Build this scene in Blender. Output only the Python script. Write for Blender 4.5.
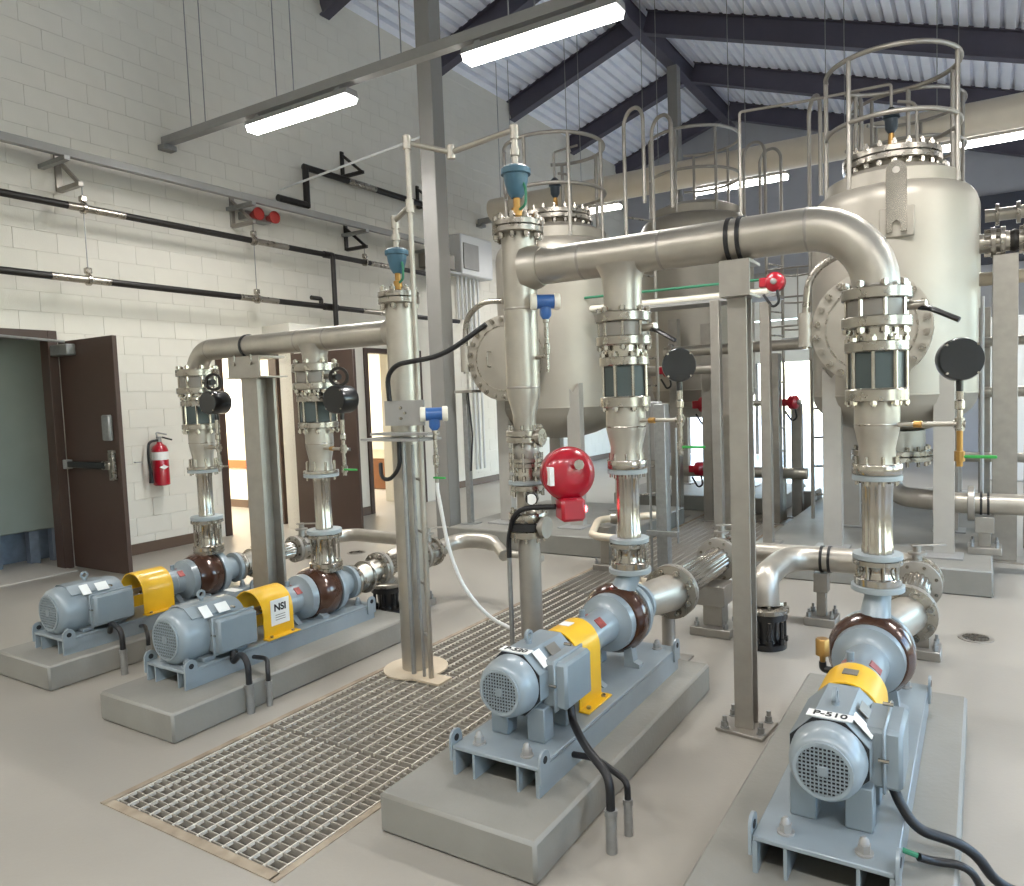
import bpy, math, random
from mathutils import Vector, Matrix
random.seed(7)
for o in list(bpy.data.objects): bpy.data.objects.remove(o)
S = bpy.context.scene
COL = S.collection
PI = math.pi

# ------------------------------------------------------------------ camera, world, exposure
cam_d = bpy.data.cameras.new('camera'); cam = bpy.data.objects.new('camera', cam_d); COL.objects.link(cam)
YAW, PIT, ROL, FPX = -0.533291844, 0.0646164208, 0.0342509841, 733.857
cy, sy, cp, sp = math.cos(YAW), math.sin(YAW), math.cos(PIT), math.sin(PIT)
fwd = Vector((sy*cp, cy*cp, -sp)); rgt = Vector((cy, -sy, 0)); dwn = fwd.cross(rgt)
cr, sr = math.cos(ROL), math.sin(ROL)
r2 = cr*rgt + sr*dwn; d2 = -sr*rgt + cr*dwn
M = Matrix.Identity(4)
for i in range(3):
    M[i][0] = r2[i]; M[i][1] = -d2[i]; M[i][2] = -fwd[i]
M[0][3], M[1][3], M[2][3] = 0, 0, 1.6
cam.matrix_world = M
cam_d.sensor_width = 36; cam_d.lens = FPX/1024*36; cam_d.shift_x = -38/1024; cam_d.clip_start = .05
S.camera = cam
W = bpy.data.worlds.new('sky'); S.world = W; W.use_nodes = True
nt = W.node_tree; bg = nt.nodes['Background']
sk = nt.nodes.new('ShaderNodeTexSky'); sk.sky_type = 'NISHITA'; sk.sun_disc = False
sk.sun_elevation = math.radians(38); sk.sun_rotation = math.radians(200)
nt.links.new(sk.outputs[0], bg.inputs[0]); bg.inputs[1].default_value = .62
sun_d = bpy.data.lights.new('sun', 'SUN'); sun_d.energy = 3.5; sun_d.angle = .01; sun_d.color = (1, .96, .9)
sun = bpy.data.objects.new('sun', sun_d); COL.objects.link(sun); sun.rotation_euler = (math.radians(-12), math.radians(14), 0); sun.location = (10, 10, 20)
S.view_settings.view_transform = 'Standard'; S.view_settings.look = 'None'
S.view_settings.gamma = 1; S.view_settings.use_curve_mapping = False
S.view_settings.exposure = 2.0
LAMP = 8.0
LAMPW = 15.5         # watts of the downward reflector lamp in each strip light          # strength of the strip light diffusers

# ------------------------------------------------------------------ materials
def hexc(h):
    c = [int(h[i:i+2], 16)/255 for i in (0, 2, 4)]
    return tuple(((x/12.92) if x <= .04045 else ((x+.055)/1.055)**2.4) for x in c)+(1,)
def mat(name, h, metal=0, rough=.5, var=.0, scale=6, bump=0, bscale=40, coat=0, rvar=0, dark=None):
    m = bpy.data.materials.new(name); m.use_nodes = True
    n = m.node_tree.nodes; l = m.node_tree.links; b = n['Principled BSDF']
    c = hexc(h); b.inputs['Base Color'].default_value = c
    b.inputs['Metallic'].default_value = metal; b.inputs['Roughness'].default_value = rough
    if coat: b.inputs['Coat Weight'].default_value = coat; b.inputs['Coat Roughness'].default_value = .12
    if var or bump or rvar:
        tc = n.new('ShaderNodeTexCoord')
    if var or rvar:
        t = n.new('ShaderNodeTexNoise'); t.inputs['Scale'].default_value = scale; t.inputs['Detail'].default_value = 5
        l.new(tc.outputs['Object'], t.inputs['Vector'])
        r = n.new('ShaderNodeValToRGB'); r.color_ramp.elements[0].position = .3; r.color_ramp.elements[1].position = .7
        lo = hexc(dark) if dark else tuple(x*(1-var) for x in c[:3])+(1,)
        r.color_ramp.elements[0].color = lo
        r.color_ramp.elements[1].color = tuple(min(1, x*(1+var*.5)) for x in c[:3])+(1,)
        l.new(t.outputs[0], r.inputs[0])
        if var: l.new(r.outputs[0], b.inputs['Base Color'])
        if rvar:
            mr = n.new('ShaderNodeMapRange'); mr.inputs[3].default_value = max(.03, rough-rvar); mr.inputs[4].default_value = rough+rvar
            l.new(t.outputs[0], mr.inputs[0]); l.new(mr.outputs[0], b.inputs['Roughness'])
    if bump:
        t2 = n.new('ShaderNodeTexNoise'); t2.inputs['Scale'].default_value = bscale; t2.inputs['Detail'].default_value = 4
        l.new(tc.outputs['Object'], t2.inputs['Vector'])
        bp = n.new('ShaderNodeBump'); bp.inputs['Strength'].default_value = bump; bp.inputs['Distance'].default_value = .01
        l.new(t2.outputs[0], bp.inputs['Height']); l.new(bp.outputs[0], b.inputs['Normal'])
    return m
def emit(name, h, s):
    m = bpy.data.materials.new(name); m.use_nodes = True
    b = m.node_tree.nodes['Principled BSDF']; b.inputs['Base Color'].default_value = hexc('ffffff')
    b.inputs['Emission Color'].default_value = hexc(h); b.inputs['Emission Strength'].default_value = s
    return m
FLOOR = mat('floor_paint', '969188', 0, .33, .10, 1.3, .05, 60, rvar=.10)
CONC = mat('pad_paint', '84827b', 0, .55, .10, 4, .12, 50)
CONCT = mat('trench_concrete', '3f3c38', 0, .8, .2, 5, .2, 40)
BLOCK = mat('painted_block', 'd8d4c9', 0, .55, .03, 3, .18, 90)
MORTAR = mat('painted_joint', 'd6d2c7', 0, .7)
PLASTER = mat('plaster_white', 'e6e1d2', 0, .6)
ORANGE = mat('orange_band', 'd0653a', 0, .5)
BROWN = mat('door_brown', '45342c', 0, .42, .06, 8)
BASEB = mat('base_brown', '5e4c3e', 0, .5)
SS = mat('stainless_pipe', 'b1aba0', .74, .38, .12, 9, rvar=.10)
SSB = mat('stainless_bright', 'b0aaa0', .94, .20, .06, 20, rvar=.06)
SSF = mat('stainless_flange', 'a09a90', .88, .28, .10, 16, rvar=.08)
SSK = mat('stainless_tank', 'a29c91', .52, .46, .10, 2.2, rvar=.08)
SSD = mat('stainless_strut', 'a09b93', .68, .42, .10, 12, rvar=.06)
GALV = mat('galvanised', '9c9d9b', .7, .42, .12, 30)
GREYP = mat('grey_steel_paint', '93928f', .1, .45, .05, 8)
NAVY = mat('roof_beam_paint', '4d4a57', .1, .5, .08, 5)
COLP = mat('column_paint', '85837f', .1, .45, .06, 4)
DECK = mat('deck_metal', 'eef1fa', .15, .36, .05, 3)
PUMPB = mat('pump_paint', '879196', .05, .36, .06, 9, coat=.25)
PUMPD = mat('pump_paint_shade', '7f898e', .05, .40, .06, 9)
YEL = mat('guard_yellow', 'e2b01d', 0, .40, .05, 12, coat=.2)
CAS = mat('casing_brown', '4a3024', .25, .18, .25, 14, coat=.5)
BLK = mat('black_rubber', '18181a', 0, .45)
BLKM = mat('black_gloss', '141416', .1, .28, coat=.3)
BLKP = mat('black_iron_pipe', '2a2725', .3, .42, .2, 20)
TEAL = mat('valve_panel', '465050', .1, .35, .06, 10)
GREYV = mat('valve_grey', '827d76', .4, .4)
GASK = mat('flange_grey_ring', '98a0a2', .2, .5)
RED = mat('actuator_red', 'a80f26', 0, .28, .06, 10, coat=.5)
REDH = mat('red_plastic', 'a02a22', 0, .45)
BLUE = mat('transmitter_blue', '2f5d9c', 0, .35, coat=.3)
ARV = mat('relief_valve_blue', '3d6275', 0, .45, .08, 20)
WHITE = mat('white_label', 'e8e8e4', 0, .5)
WHITEC = mat('conduit_white', 'cfd0d0', .1, .45)
TXT = mat('text_black', '101012', 0, .6)
BRASS = mat('brass', 'a8824a', .8, .35)
GREENH = mat('lever_green', '35a049', 0, .45)
GREENL = mat('hose_green', '2f7a5a', 0, .5)
BEIGE = mat('duct_cream', 'cfc5b4', .15, .45, .04, 5)
CREAM = mat('insulation_cream', 'cdbfa8', .2, .45, .08, 10)
TUBEW = mat('clear_tube', 'd9d9d6', 0, .3)
GRAT = mat('grating_steel', 'aaa499', .30, .42, .05, 20)
GRATL = mat('grating_rod', 'e2dccf', .3, .35)
LEGP = mat('vessel_leg_paint', 'a8a49c', .2, .45, .05, 8)
PANE = bpy.data.materials.new('window_glass'); PANE.use_nodes = True
_n = PANE.node_tree; _n.nodes.clear()
_o = _n.nodes.new('ShaderNodeOutputMaterial'); _m = _n.nodes.new('ShaderNodeMixShader'); _t = _n.nodes.new('ShaderNodeBsdfTransparent'); _g = _n.nodes.new('ShaderNodeBsdfGlossy')
_t.inputs[0].default_value = (.94, .97, .96, 1); _g.inputs['Roughness'].default_value = .02; _m.inputs[0].default_value = .07
_n.links.new(_t.outputs[0], _m.inputs[1]); _n.links.new(_g.outputs[0], _m.inputs[2]); _n.links.new(_m.outputs[0], _o.inputs[0])
RUST = mat('rusty_grout', '9d917f', 0, .8, .3, 9, dark='7d6f5e')
CABB = mat('cabinet_brown', '7d4f2c', 0, .5, .1, 8)
GREEN = mat('annex_grey', '7f857e', 0, .6, .06, 3)
BLUEG = mat('annex_blue_grey', '707a88', 0, .6, .2, 10)
PAVE = mat('pavement', 'b9b9b5', 0, .8, .1, 2)
LAMPM = emit('strip_lamp_on', 'fffcf8', LAMP)
REDLED = emit('red_pilot_lamp', 'ff2a3a', 3.0)
BLUEW = mat('far_wall_grey', '9fa0a6', 0, .6, .04, 3)
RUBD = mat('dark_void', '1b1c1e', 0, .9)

# ------------------------------------------------------------------ mesh builder
def V(*a): return Vector(a)
def frame(d):
    d = d.normalized(); a = V(0, 0, 1) if abs(d.z) < .9 else V(1, 0, 0)
    u = a.cross(d).normalized(); return u, d.cross(u)
class MB:
    def __init__(s): s.v = []; s.f = []
    def add(s, vs, fs):
        n = len(s.v); s.v += [tuple(p) for p in vs]; s.f += [tuple(i+n for i in f) for f in fs]; return s
    def box(s, c, z, ch=0, rot=None):
        hx, hy, hz = z[0]/2, z[1]/2, z[2]/2; c = Vector(c); vs = []; fs = []
        if not ch:
            for a in (-1, 1):
                for b in (-1, 1):
                    for d in (-1, 1): vs.append(V(a*hx, b*hy, d*hz))
            fs = [(0, 1, 3, 2), (4, 6, 7, 5), (0, 4, 5, 1), (2, 3, 7, 6), (0, 2, 6, 4), (1, 5, 7, 3)]
        else:
            ch = min(ch, hx*.9, hy*.9, hz*.9); idx = {}
            for a in (-1, 1):
                for b in (-1, 1):
                    for d in (-1, 1):
                        for k in range(3):
                            q = [a*(hx-ch), b*(hy-ch), d*(hz-ch)]; q[k] = (a*hx, b*hy, d*hz)[k]
                            idx[a, b, d, k] = len(vs); vs.append(V(*q))
            for k in range(3):
                o = [i for i in range(3) if i != k]
                for sg in (-1, 1):
                    r = []
                    for (p, q) in ((-1, -1), (1, -1), (1, 1), (-1, 1)):
                        t = [0, 0, 0]; t[k] = sg; t[o[0]] = p; t[o[1]] = q; r.append(idx[t[0], t[1], t[2], k])
                    fs.append(tuple(r if (sg > 0) == (k != 1) else r[::-1]))
            for k in range(3):
                o = [i for i in range(3) if i != k]
                for p in (-1, 1):
                    for q in (-1, 1):
                        e = []
                        for sg, kk in ((-1, o[0]), (1, o[0]), (1, o[1]), (-1, o[1])):
                            t = [0, 0, 0]; t[k] = sg; t[o[0]] = p; t[o[1]] = q; e.append(idx[t[0], t[1], t[2], kk])
                        fs.append(tuple(e))
            for a in (-1, 1):
                for b in (-1, 1):
                    for d in (-1, 1): fs.append((idx[a, b, d, 0], idx[a, b, d, 1], idx[a, b, d, 2]))
        if rot is not None: vs = [rot @ p for p in vs]
        return s.add([p+c for p in vs], fs)
    def bb(s, x0, x1, y0, y1, z0, z1, ch=0):
        return s.box(((x0+x1)/2, (y0+y1)/2, (z0+z1)/2), (abs(x1-x0), abs(y1-y0), abs(z1-z0)), ch)
    def lathe(s, p, d, prof, n=24, closed=False, rf=None):
        p = Vector(p); d = Vector(d).normalized(); u, w = frame(d); vs = []; fs = []
        for h, r in prof:
            for i in range(n):
                a = 2*PI*i/n; rr = r if rf is None else rf(i, r)
                vs.append(p+d*h+(u*math.cos(a)+w*math.sin(a))*rr)
        m = len(prof)
        for j in range(m-1):
            for i in range(n):
                k = (i+1) % n; fs.append((j*n+i, j*n+k, (j+1)*n+k, (j+1)*n+i))
        if closed:
            for i in range(n):
                k = (i+1) % n; fs.append(((m-1)*n+i, (m-1)*n+k, k, i))
        else:
            fs.append(tuple(range(n))[::-1]); fs.append(tuple(range((m-1)*n, m*n)))
        return s.add(vs, fs)
    def cyl(s, p, q, r, r2=None, n=16):
        p = Vector(p); q = Vector(q); L = (q-p).length
        return s.lathe(p, q-p, [(0, r), (L, r if r2 is None else r2)], n)
    def ring(s, p, d, r0, r1, t, n=32):
        return s.lathe(p, d, [(0, r0), (0, r1), (t, r1), (t, r0)], n, True)
    def bolts(s, p, d, rc, n, ln, r=.008, ph=0, k=6):
        p = Vector(p); d = Vector(d).normalized(); u, w = frame(d)
        for i in range(n):
            a = 2*PI*(i+.5)/n+ph; c = p+(u*math.cos(a)+w*math.sin(a))*rc
            s.cyl(c-d*ln/2, c+d*ln/2, r, n=k)
        return s
    def tube(s, pts, r, n=10, bend=0, seg=5):
        P = [Vector(p) for p in pts]
        if bend and len(P) > 2:
            Q = [P[0]]
            for i in range(1, len(P)-1):
                a = (P[i-1]-P[i]); b = (P[i+1]-P[i]); bl = min(bend, a.length*.49, b.length*.49)
                a = P[i]+a.normalized()*bl; b = P[i]+b.normalized()*bl
                for k in range(seg+1):
                    t = k/seg; Q.append(a*(1-t)**2+P[i]*2*t*(1-t)+b*t*t)
            Q.append(P[-1]); P = Q
        vs = []; fs = []; u = None
        for i, p in enumerate(P):
            d = (P[min(i+1, len(P)-1)]-P[max(i-1, 0)]).normalized()
            if u is None: u, w = frame(d)
            else:
                u = (u-d*u.dot(d)).normalized(); w = d.cross(u)
            rr = r(i/(len(P)-1)) if callable(r) else r
            for k in range(n):
                a = 2*PI*k/n; vs.append(p+(u*math.cos(a)+w*math.sin(a))*rr)
        for j in range(len(P)-1):
            for i in range(n):
                k = (i+1) % n; fs.append((j*n+i, j*n+k, (j+1)*n+k, (j+1)*n+i))
        fs.append(tuple(range(n))[::-1]); fs.append(tuple(range((len(P)-1)*n, len(P)*n)))
        return s.add(vs, fs)
    def prism(s, poly, o, u, v, w):
        o, u, v, w = Vector(o), Vector(u), Vector(v), Vector(w); n = len(poly)
        vs = [o+u*a+v*b for a, b in poly]+[o+u*a+v*b+w for a, b in poly]
        fs = [tuple(range(n))[::-1], tuple(range(n, 2*n))]+[(i, (i+1) % n, n+(i+1) % n, n+i) for i in range(n)]
        return s.add(vs, fs)
    def hbeam(s, p, q, h, b, tw=.012, tf=.014, up=(0, 0, 1), web_axis=None):
        # I section from p to q: web along 'up', flanges across
        p = Vector(p); q = Vector(q); d = (q-p).normalized(); up = Vector(up); up = (up-d*up.dot(d)).normalized(); sd = d.cross(up)
        t = tw/2; hb = b/2; hh = h/2
        poly = [(-hb, -hh), (hb, -hh), (hb, -hh+tf), (t, -hh+tf), (t, hh-tf), (hb, hh-tf), (hb, hh), (-hb, hh), (-hb, hh-tf), (-t, hh-tf), (-t, -hh+tf), (-hb, -hh+tf)]
        n = 12
        vs = [p+sd*a+up*c for a, c in poly]+[q+sd*a+up*c for a, c in poly]
        fs = [(i, (i+1) % n, n+(i+1) % n, n+i) for i in range(n)]
        for o in (0, n): fs += [(o+0, o+1, o+2, o+3), (o+3, o+4, o+9, o+10), (o+10, o+11, o+0, o+3), (o+4, o+5, o+6, o+7), (o+7, o+8, o+9, o+4)]
        return s.add(vs, fs)
    def bounds(s):
        xs, ys, zs = zip(*s.v); return (min(xs)+max(xs))/2, (min(ys)+max(ys))/2, min(zs)
    def mesh(s, name, m, off=(0, 0, 0), ang=40):
        me = bpy.data.meshes.new(name); ox, oy, oz = off
        me.from_pydata([(x-ox, y-oy, z-oz) for x, y, z in s.v], [], s.f); me.materials.append(m)
        import bmesh
        bm = bmesh.new(); bm.from_mesh(me); bmesh.ops.recalc_face_normals(bm, faces=bm.faces); bm.to_mesh(me); bm.free()
        me.polygons.foreach_set('use_smooth', [True]*len(me.polygons))
        me.set_sharp_from_angle(angle=math.radians(ang)); me.update()
        return me
def root_loc(o):
    p = Vector((0, 0, 0))
    while o is not None: p += o.location; o = o.parent
    return p
def part(name, mb, m, parent, kind=None, label=None, ang=40):
    o = bpy.data.objects.new(name, mb.mesh(name, m, root_loc(parent), ang)); COL.objects.link(o); o.parent = parent
    if kind: o['kind'] = kind
    if label: o['label'] = label
    return o
def tag(o, label, cat, group=None, kind=None):
    o['label'] = label; o['category'] = cat
    if group: o['group'] = group
    if kind: o['kind'] = kind
    return o
def thing(name, label, cat, loc, group=None):
    o = bpy.data.objects.new(name, None); COL.objects.link(o); o.location = loc; o.empty_display_size = .1
    return tag(o, label, cat, group)
def single(name, mb, m, label, cat, group=None, kind=None, ang=40):
    c = mb.bounds(); o = bpy.data.objects.new(name, mb.mesh(name, m, c, ang)); COL.objects.link(o); o.location = c
    return tag(o, label, cat, group, kind)
def struct(name, mb, m, parent=None):
    c = (0, 0, 0) if parent is None else root_loc(parent)
    o = bpy.data.objects.new(name, mb.mesh(name, m, c)); COL.objects.link(o); o.parent = parent; o['kind'] = 'structure'
    return o
def sroot(name, loc):
    o = bpy.data.objects.new(name, None); COL.objects.link(o); o.location = loc; o['kind'] = 'structure'; return o
def inst(name, me, parent, loc):
    o = bpy.data.objects.new(name, me); COL.objects.link(o); o.parent = parent; o.location = Vector(loc)-root_loc(parent); return o
def text(s, size, m, parent, origin, u, v, name='lettering', bold=.0):
    cu = bpy.data.curves.new('t', 'FONT'); cu.body = s; cu.size = size; cu.align_x = 'CENTER'; cu.align_y = 'CENTER'; cu.extrude = .0006; cu.offset = bold
    t = bpy.data.objects.new('t', cu); COL.objects.link(t)
    me = bpy.data.meshes.new_from_object(t); bpy.data.objects.remove(t)
    u = Vector(u).normalized(); v = Vector(v).normalized(); w = u.cross(v); ro = root_loc(parent)
    for p in me.vertices: p.co = Vector(origin)+u*p.co.x+v*p.co.y+w*p.co.z-ro
    me.materials.clear(); me.materials.append(m); me.name = name
    o = bpy.data.objects.new(name, me); COL.objects.link(o); o.parent = parent; return o
X_, Y_, Z_ = V(1, 0, 0), V(0, 1, 0), V(0, 0, 1)

# ------------------------------------------------------------------ setting: floor with trench
TX0, TX1, TY0, TY1 = -3.08, -2.06, 1.57, 9.3
fx0, fx1, fy0, fy1 = -8.3, 6.0, -4.0, 18.2
m = MB()
xs = [-13, fx0, TX0, TX1, fx1]; ys = [fy0, TY0, TY1, fy1]
for i in range(4):
    for j in range(3):
        if i == 2 and j == 1: continue
        m.add([(xs[i], ys[j], 0), (xs[i+1], ys[j], 0), (xs[i+1], ys[j+1], 0), (xs[i], ys[j+1], 0)], [(0, 1, 2, 3)])
floor = struct('floor', m, FLOOR)
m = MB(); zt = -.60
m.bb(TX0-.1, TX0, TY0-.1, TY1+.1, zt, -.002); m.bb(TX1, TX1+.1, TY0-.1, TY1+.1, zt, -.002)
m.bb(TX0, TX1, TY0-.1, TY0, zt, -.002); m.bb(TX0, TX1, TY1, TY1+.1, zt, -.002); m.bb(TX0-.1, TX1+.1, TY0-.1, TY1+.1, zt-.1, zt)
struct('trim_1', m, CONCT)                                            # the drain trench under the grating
m = MB()
for (a, b, c, d) in ((TX0-.022, TX0+.008, TY0-.03, TY1), (TX1-.008, TX1+.022, TY0-.03, TY1), (TX0, TX1, TY0-.03, TY0+.010)):
    m.bb(a, b, c, d, -.03, .004)
struct('trim_2', m, RUST)                                             # rusty grout strip round the grating
bb_me = MB().bb(-.503, .503, -.0025, .0025, -.028, 0).mesh('bearing_bar', GRAT)
panels = [(1.585, 2.34), (2.36, 3.27), (3.29, 4.20), (4.22, 5.13), (5.15, 6.16), (6.18, 7.19), (7.21, 8.22), (8.24, 9.28)]
pl = ['first grating panel, nearest the camera, over the floor trench', 'second grating panel from the camera over the floor trench',
      'third grating panel from the camera, round the two pipe feet', 'fourth grating panel from the camera, beyond the middle pipe foot',
      'fifth grating panel from the camera over the trench', 'sixth grating panel from the camera over the trench',
      'seventh grating panel from the camera over the trench', 'farthest grating panel at the end of the trench']
for k, (a, b) in enumerate(panels):
    g = thing('trench_grating', pl[k], 'grating', ((TX0+TX1)/2, (a+b)/2, -.03), 'steel grating panels over the drain trench')
    nb = int((b-a)/.0375); L = b-a
    cm = MB().bb(-.003, .003, -L/2, L/2, -.012, .002).mesh('cross_bar', GRATL)
    ybs = [a+.01+(L-.02)*i/nb for i in range(nb+1)]; xbs = [TX0+.02+(TX1-TX0-.04)*i/13 for i in range(14)]
    if k < 4:
        for yb in ybs: inst('bearing_bar', bb_me, g, ((TX0+TX1)/2, yb, -.001))
        for xb in xbs: inst('cross_bar', cm, g, (xb, (a+b)/2, 0))
    else:
        m = MB()
        for yb in ybs: m.bb((TX0+TX1)/2-.5, (TX0+TX1)/2+.5, yb-.0025, yb+.0025, -.028, 0)
        for xb in xbs: m.bb(xb-.003, xb+.003, a, b, -.012, .002)
        part('bars', m, GRAT, g, 'stuff')

# ------------------------------------------------------------------ left block wall
WX = -8.06; WT = 7.42; WY0, WY1 = -4.0, 18.2
OPEN = [(2.72, 3.92, 0, 2.42), (5.69, 6.66, 0, 2.36), (7.55, 8.75, 0, 2.36)]
core = MB()
def clip_rects(rects, op):
    out = []
    for (a, b, c, d) in rects:
        oa, ob, oc, od = op
        if ob <= a or oa >= b or od <= c or oc >= d: out.append((a, b, c, d)); continue
        if oa > a: out.append((a, oa, c, d))
        if ob < b: out.append((ob, b, c, d))
        lo, hi = max(a, oa), min(b, ob)
        if oc > c: out.append((lo, hi, c, oc))
        if od < d: out.append((lo, hi, od, d))
    return out
rs = [(WY0, WY1, 0, WT)]
for op in OPEN: rs = clip_rects(rs, op)
for a, b, c, d in rs: core.bb(WX-.2, WX-.006, a, b, c, d)
wall = struct('wall_left', core, MORTAR)
def blk(y0, y1, z0, z1): return MB().bb(WX-.012, WX, y0, y1, z0, z1, .0016)
cand = []
for r in range(37):
    z0 = r*.2+.0008; z1 = min(r*.2+.1992, WT)
    y = WY0-(.2 if r % 2 else 0)
    while y < WY1:
        rr = [(max(y+.0008, WY0), min(y+.3992, WY1), z0, z1)]
        for op in OPEN: rr = clip_rects(rr, op)
        for q in rr:
            if q[1]-q[0] > .02 and q[3]-q[2] > .02: cand.append(q)
        y += .4
full = blk(-.1992, .1992, -.0992, .0992); full = MB().add([(x-WX, y, z) for x, y, z in full.v], full.f).mesh('block', BLOCK)
def vis(q):
    yc, zc = (q[0]+q[1])/2, (q[2]+q[3])/2
    d = Vector((WX, yc, zc-1.6)); dep = d.dot(fwd); 
    if dep < 1: return 1e9
    u = 550+FPX*d.dot(r2)/dep; v = 443+FPX*d.dot(d2)/dep
    return dep if (-20 < u < 520 and -20 < v < 620) else 1e9
cand.sort(key=vis)
rest = MB(); cnt = 0
for q in cand:
    if cnt < 296 and vis(q) < 1e8:
        cnt += 1
        if abs(q[1]-q[0]-.3984) < .001 and abs(q[3]-q[2]-.1984) < .001: inst('block', full, wall, (WX, (q[0]+q[1])/2, (q[2]+q[3])/2))
        else: part('block', blk(*q), BLOCK, wall)
    else:
        b = blk(*q); rest.add(b.v, b.f)
part('blocks', rest, BLOCK, wall, 'stuff')
m = MB()
for a, b in ((-4, 2.6), (4.04, 5.6), (8.85, 18.2)): m.bb(WX, WX+.015, a, b, 0, .12, .003)
struct('baseboard_left', m, BASEB)
# office wall that steps forward past the second opening
m = MB(); OX = -7.5; OT = 2.62
m.bb(OX-.22, OX, 6.36, 7.62, 0, OT); m.bb(OX-.22, OX, 7.62, 9.05, 2.36, OT); m.bb(OX-.22, OX, 8.85, 9.05, 0, 2.36); m.bb(WX, OX, 9.05, 9.2, 0, OT)
m.bb(WX-.0, OX-.22, 6.4, 9.05, OT-.1, OT)
struct('wall_office', m, BLOCK)
struct('baseboard_office', MB().bb(OX, OX+.015, 7.42, 7.62, 0, .12, .003), BASEB)
# rooms behind the left wall
m = MB(); m.bb(-13, WX-.2, 7.47, 7.6, 0, 2.9)
struct('wall_corridor', m, PLASTER)
m = MB(); m.bb(-13, WX-.2, 7.455, 7.47, .62, .75); struct('trim_3', m, ORANGE)
m = MB(); m.bb(-13, WX-.2, 7.45, 7.47, 0, .12); struct('baseboard_corridor', m, BASEB)
m = MB(); m.bb(-13.1, -13, -4, 18.2, 0, 2.9); m.bb(-13, WX-.2, 5.0, 5.1, 0, 2.9); m.bb(-13, WX-.2, 12, 12.1, 0, 2.9); m.bb(-13, WX-.2, 1, 1.1, 0, 2.9)
struct('wall_rooms', m, PLASTER)
m = MB(); m.bb(-13.1, WX-.2, .9, 12.1, 2.9, 3.0); struct('ceiling_rooms', m, PLASTER)
for n, (x, y, w) in enumerate(((-10.5, 6.3, 22), (-10.5, 9.8, 30), (-10.8, 3.2, 7))):
    ld = bpy.data.lights.new('room_lamp', 'AREA'); ld.energy = w*3; ld.size = 1.0; ld.color = (1, .94, .84) if n < 2 else (.8, .88, 1)
    lo = bpy.data.objects.new('room_lamp', ld); COL.objects.link(lo); lo.location = (x, y, 2.86); 

def door_frame(nm, X, y0, y1, zt, w=.09, dep=.14):
    d = sroot(nm, (X, (y0+y1)/2, 0))
    m = MB(); m.bb(X-dep, X+.02, y0, y0+w, 0, zt, .004); m.bb(X-dep, X+.02, y1-w, y1, 0, zt, .004); m.bb(X-dep, X+.02, y0+w, y1-w, zt-w, zt, .004)
    part('door_frame', m, BROWN, d); return d
# door 1: the brown leaf stands open into the hall
d1 = door_frame('door_1', WX, 2.74, 3.92, 2.42)
part('leaf', MB().bb(-8.05, -7.08, 3.93, 3.975, .012, 2.31, .004), BROWN, d1)
bar = part('panic_bar', MB().bb(-8.02, -7.26, 3.875, 3.91, 1.04, 1.105, .008), BLKM, d1)
part('bar_mount', MB().bb(-8.02, -7.94, 3.87, 3.93, 1.025, 1.12, .006), GREYP, bar)
m = MB(); m.bb(-7.34, -7.2, 3.88, 3.93, 1.03, 1.115, .01); m.bb(-7.23, -7.15, 3.89, 3.93, .93, 1.22, .006)
part('latch_housing', m, SSF, bar)
part('exit_plate', MB().bb(-7.29, -7.16, 3.885, 3.93, 1.31, 1.56, .012), GALV, d1)
cl = part('door_closer', MB().bb(-8.04, -7.72, 3.84, 3.93, 2.16, 2.27, .01), GALV, d1)
part('closer_arm', MB().tube([(-7.78, 3.86, 2.29), (-7.95, 3.3, 2.34), (-8.05, 3.1, 2.34)], .014, 8), GALV, cl)
# door 2: leaf open at the step of the wall
d2_ = door_frame('door_2', WX, 5.69, 6.66, 2.36)
m = MB(); m.bb(-7.62, -7.48, 6.36, 6.40, 0, 2.34, .004); part('jamb', m, BASEB, d2_)
part('leaf', MB().bb(-7.47, -6.4, 6.335, 6.38, .012, 2.23, .004), BROWN, d2_)
part('lever', MB().bb(-6.62, -6.5, 6.29, 6.335, 1.02, 1.06, .008), GALV, d2_)
# door 3: doorless opening to the office with counter
d3 = door_frame('door_3', OX, 7.63, 8.85, 2.36, .07)
m = MB(); m.bb(-9.75, -8.4, 10.0, 11.2, 0, .52)
c = thing('reception_counter', 'brown wooden counter with pale top in the lit office', 'counter', (-9.2, 10.4, 0))
part('body', MB().bb(-9.9, -8.62, 9.9, 10.6, .0, .56, .01), CABB, c)
part('worktop', MB().bb(-9.95, -8.5, 9.85, 10.7, .72, .9, .01), PLASTER, c)
part('apron', MB().bb(-9.9, -8.6, 9.92, 10.62, .56, .72, .004), PLASTER, c)
# what stands behind door 1
c = thing('tall_cabinet', 'tall grey cabinet panel standing beyond the open brown door', 'cabinet', (-8.8, 3.3, 0))
part('body', MB().bb(-9.4, -8.62, 2.6, 4.12, .36, 2.6, .01), GREEN, c)
for yy in (2.75, 3.1, 3.45, 3.8, 4.02): part('leg', MB().bb(-8.75, -8.66, yy, yy+.09, .0, .36), BLUEG, c)
part('back_panel', MB().bb(-9.4, -8.9, 2.6, 4.1, .0, .36), BLUEG, c)
m = MB().bb(-8.9, -7.85, 2.5, 3.85, 0, .012); struct('trim_4', m, mat('threshold_slab', 'b6b1a8', 0, .5))

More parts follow.
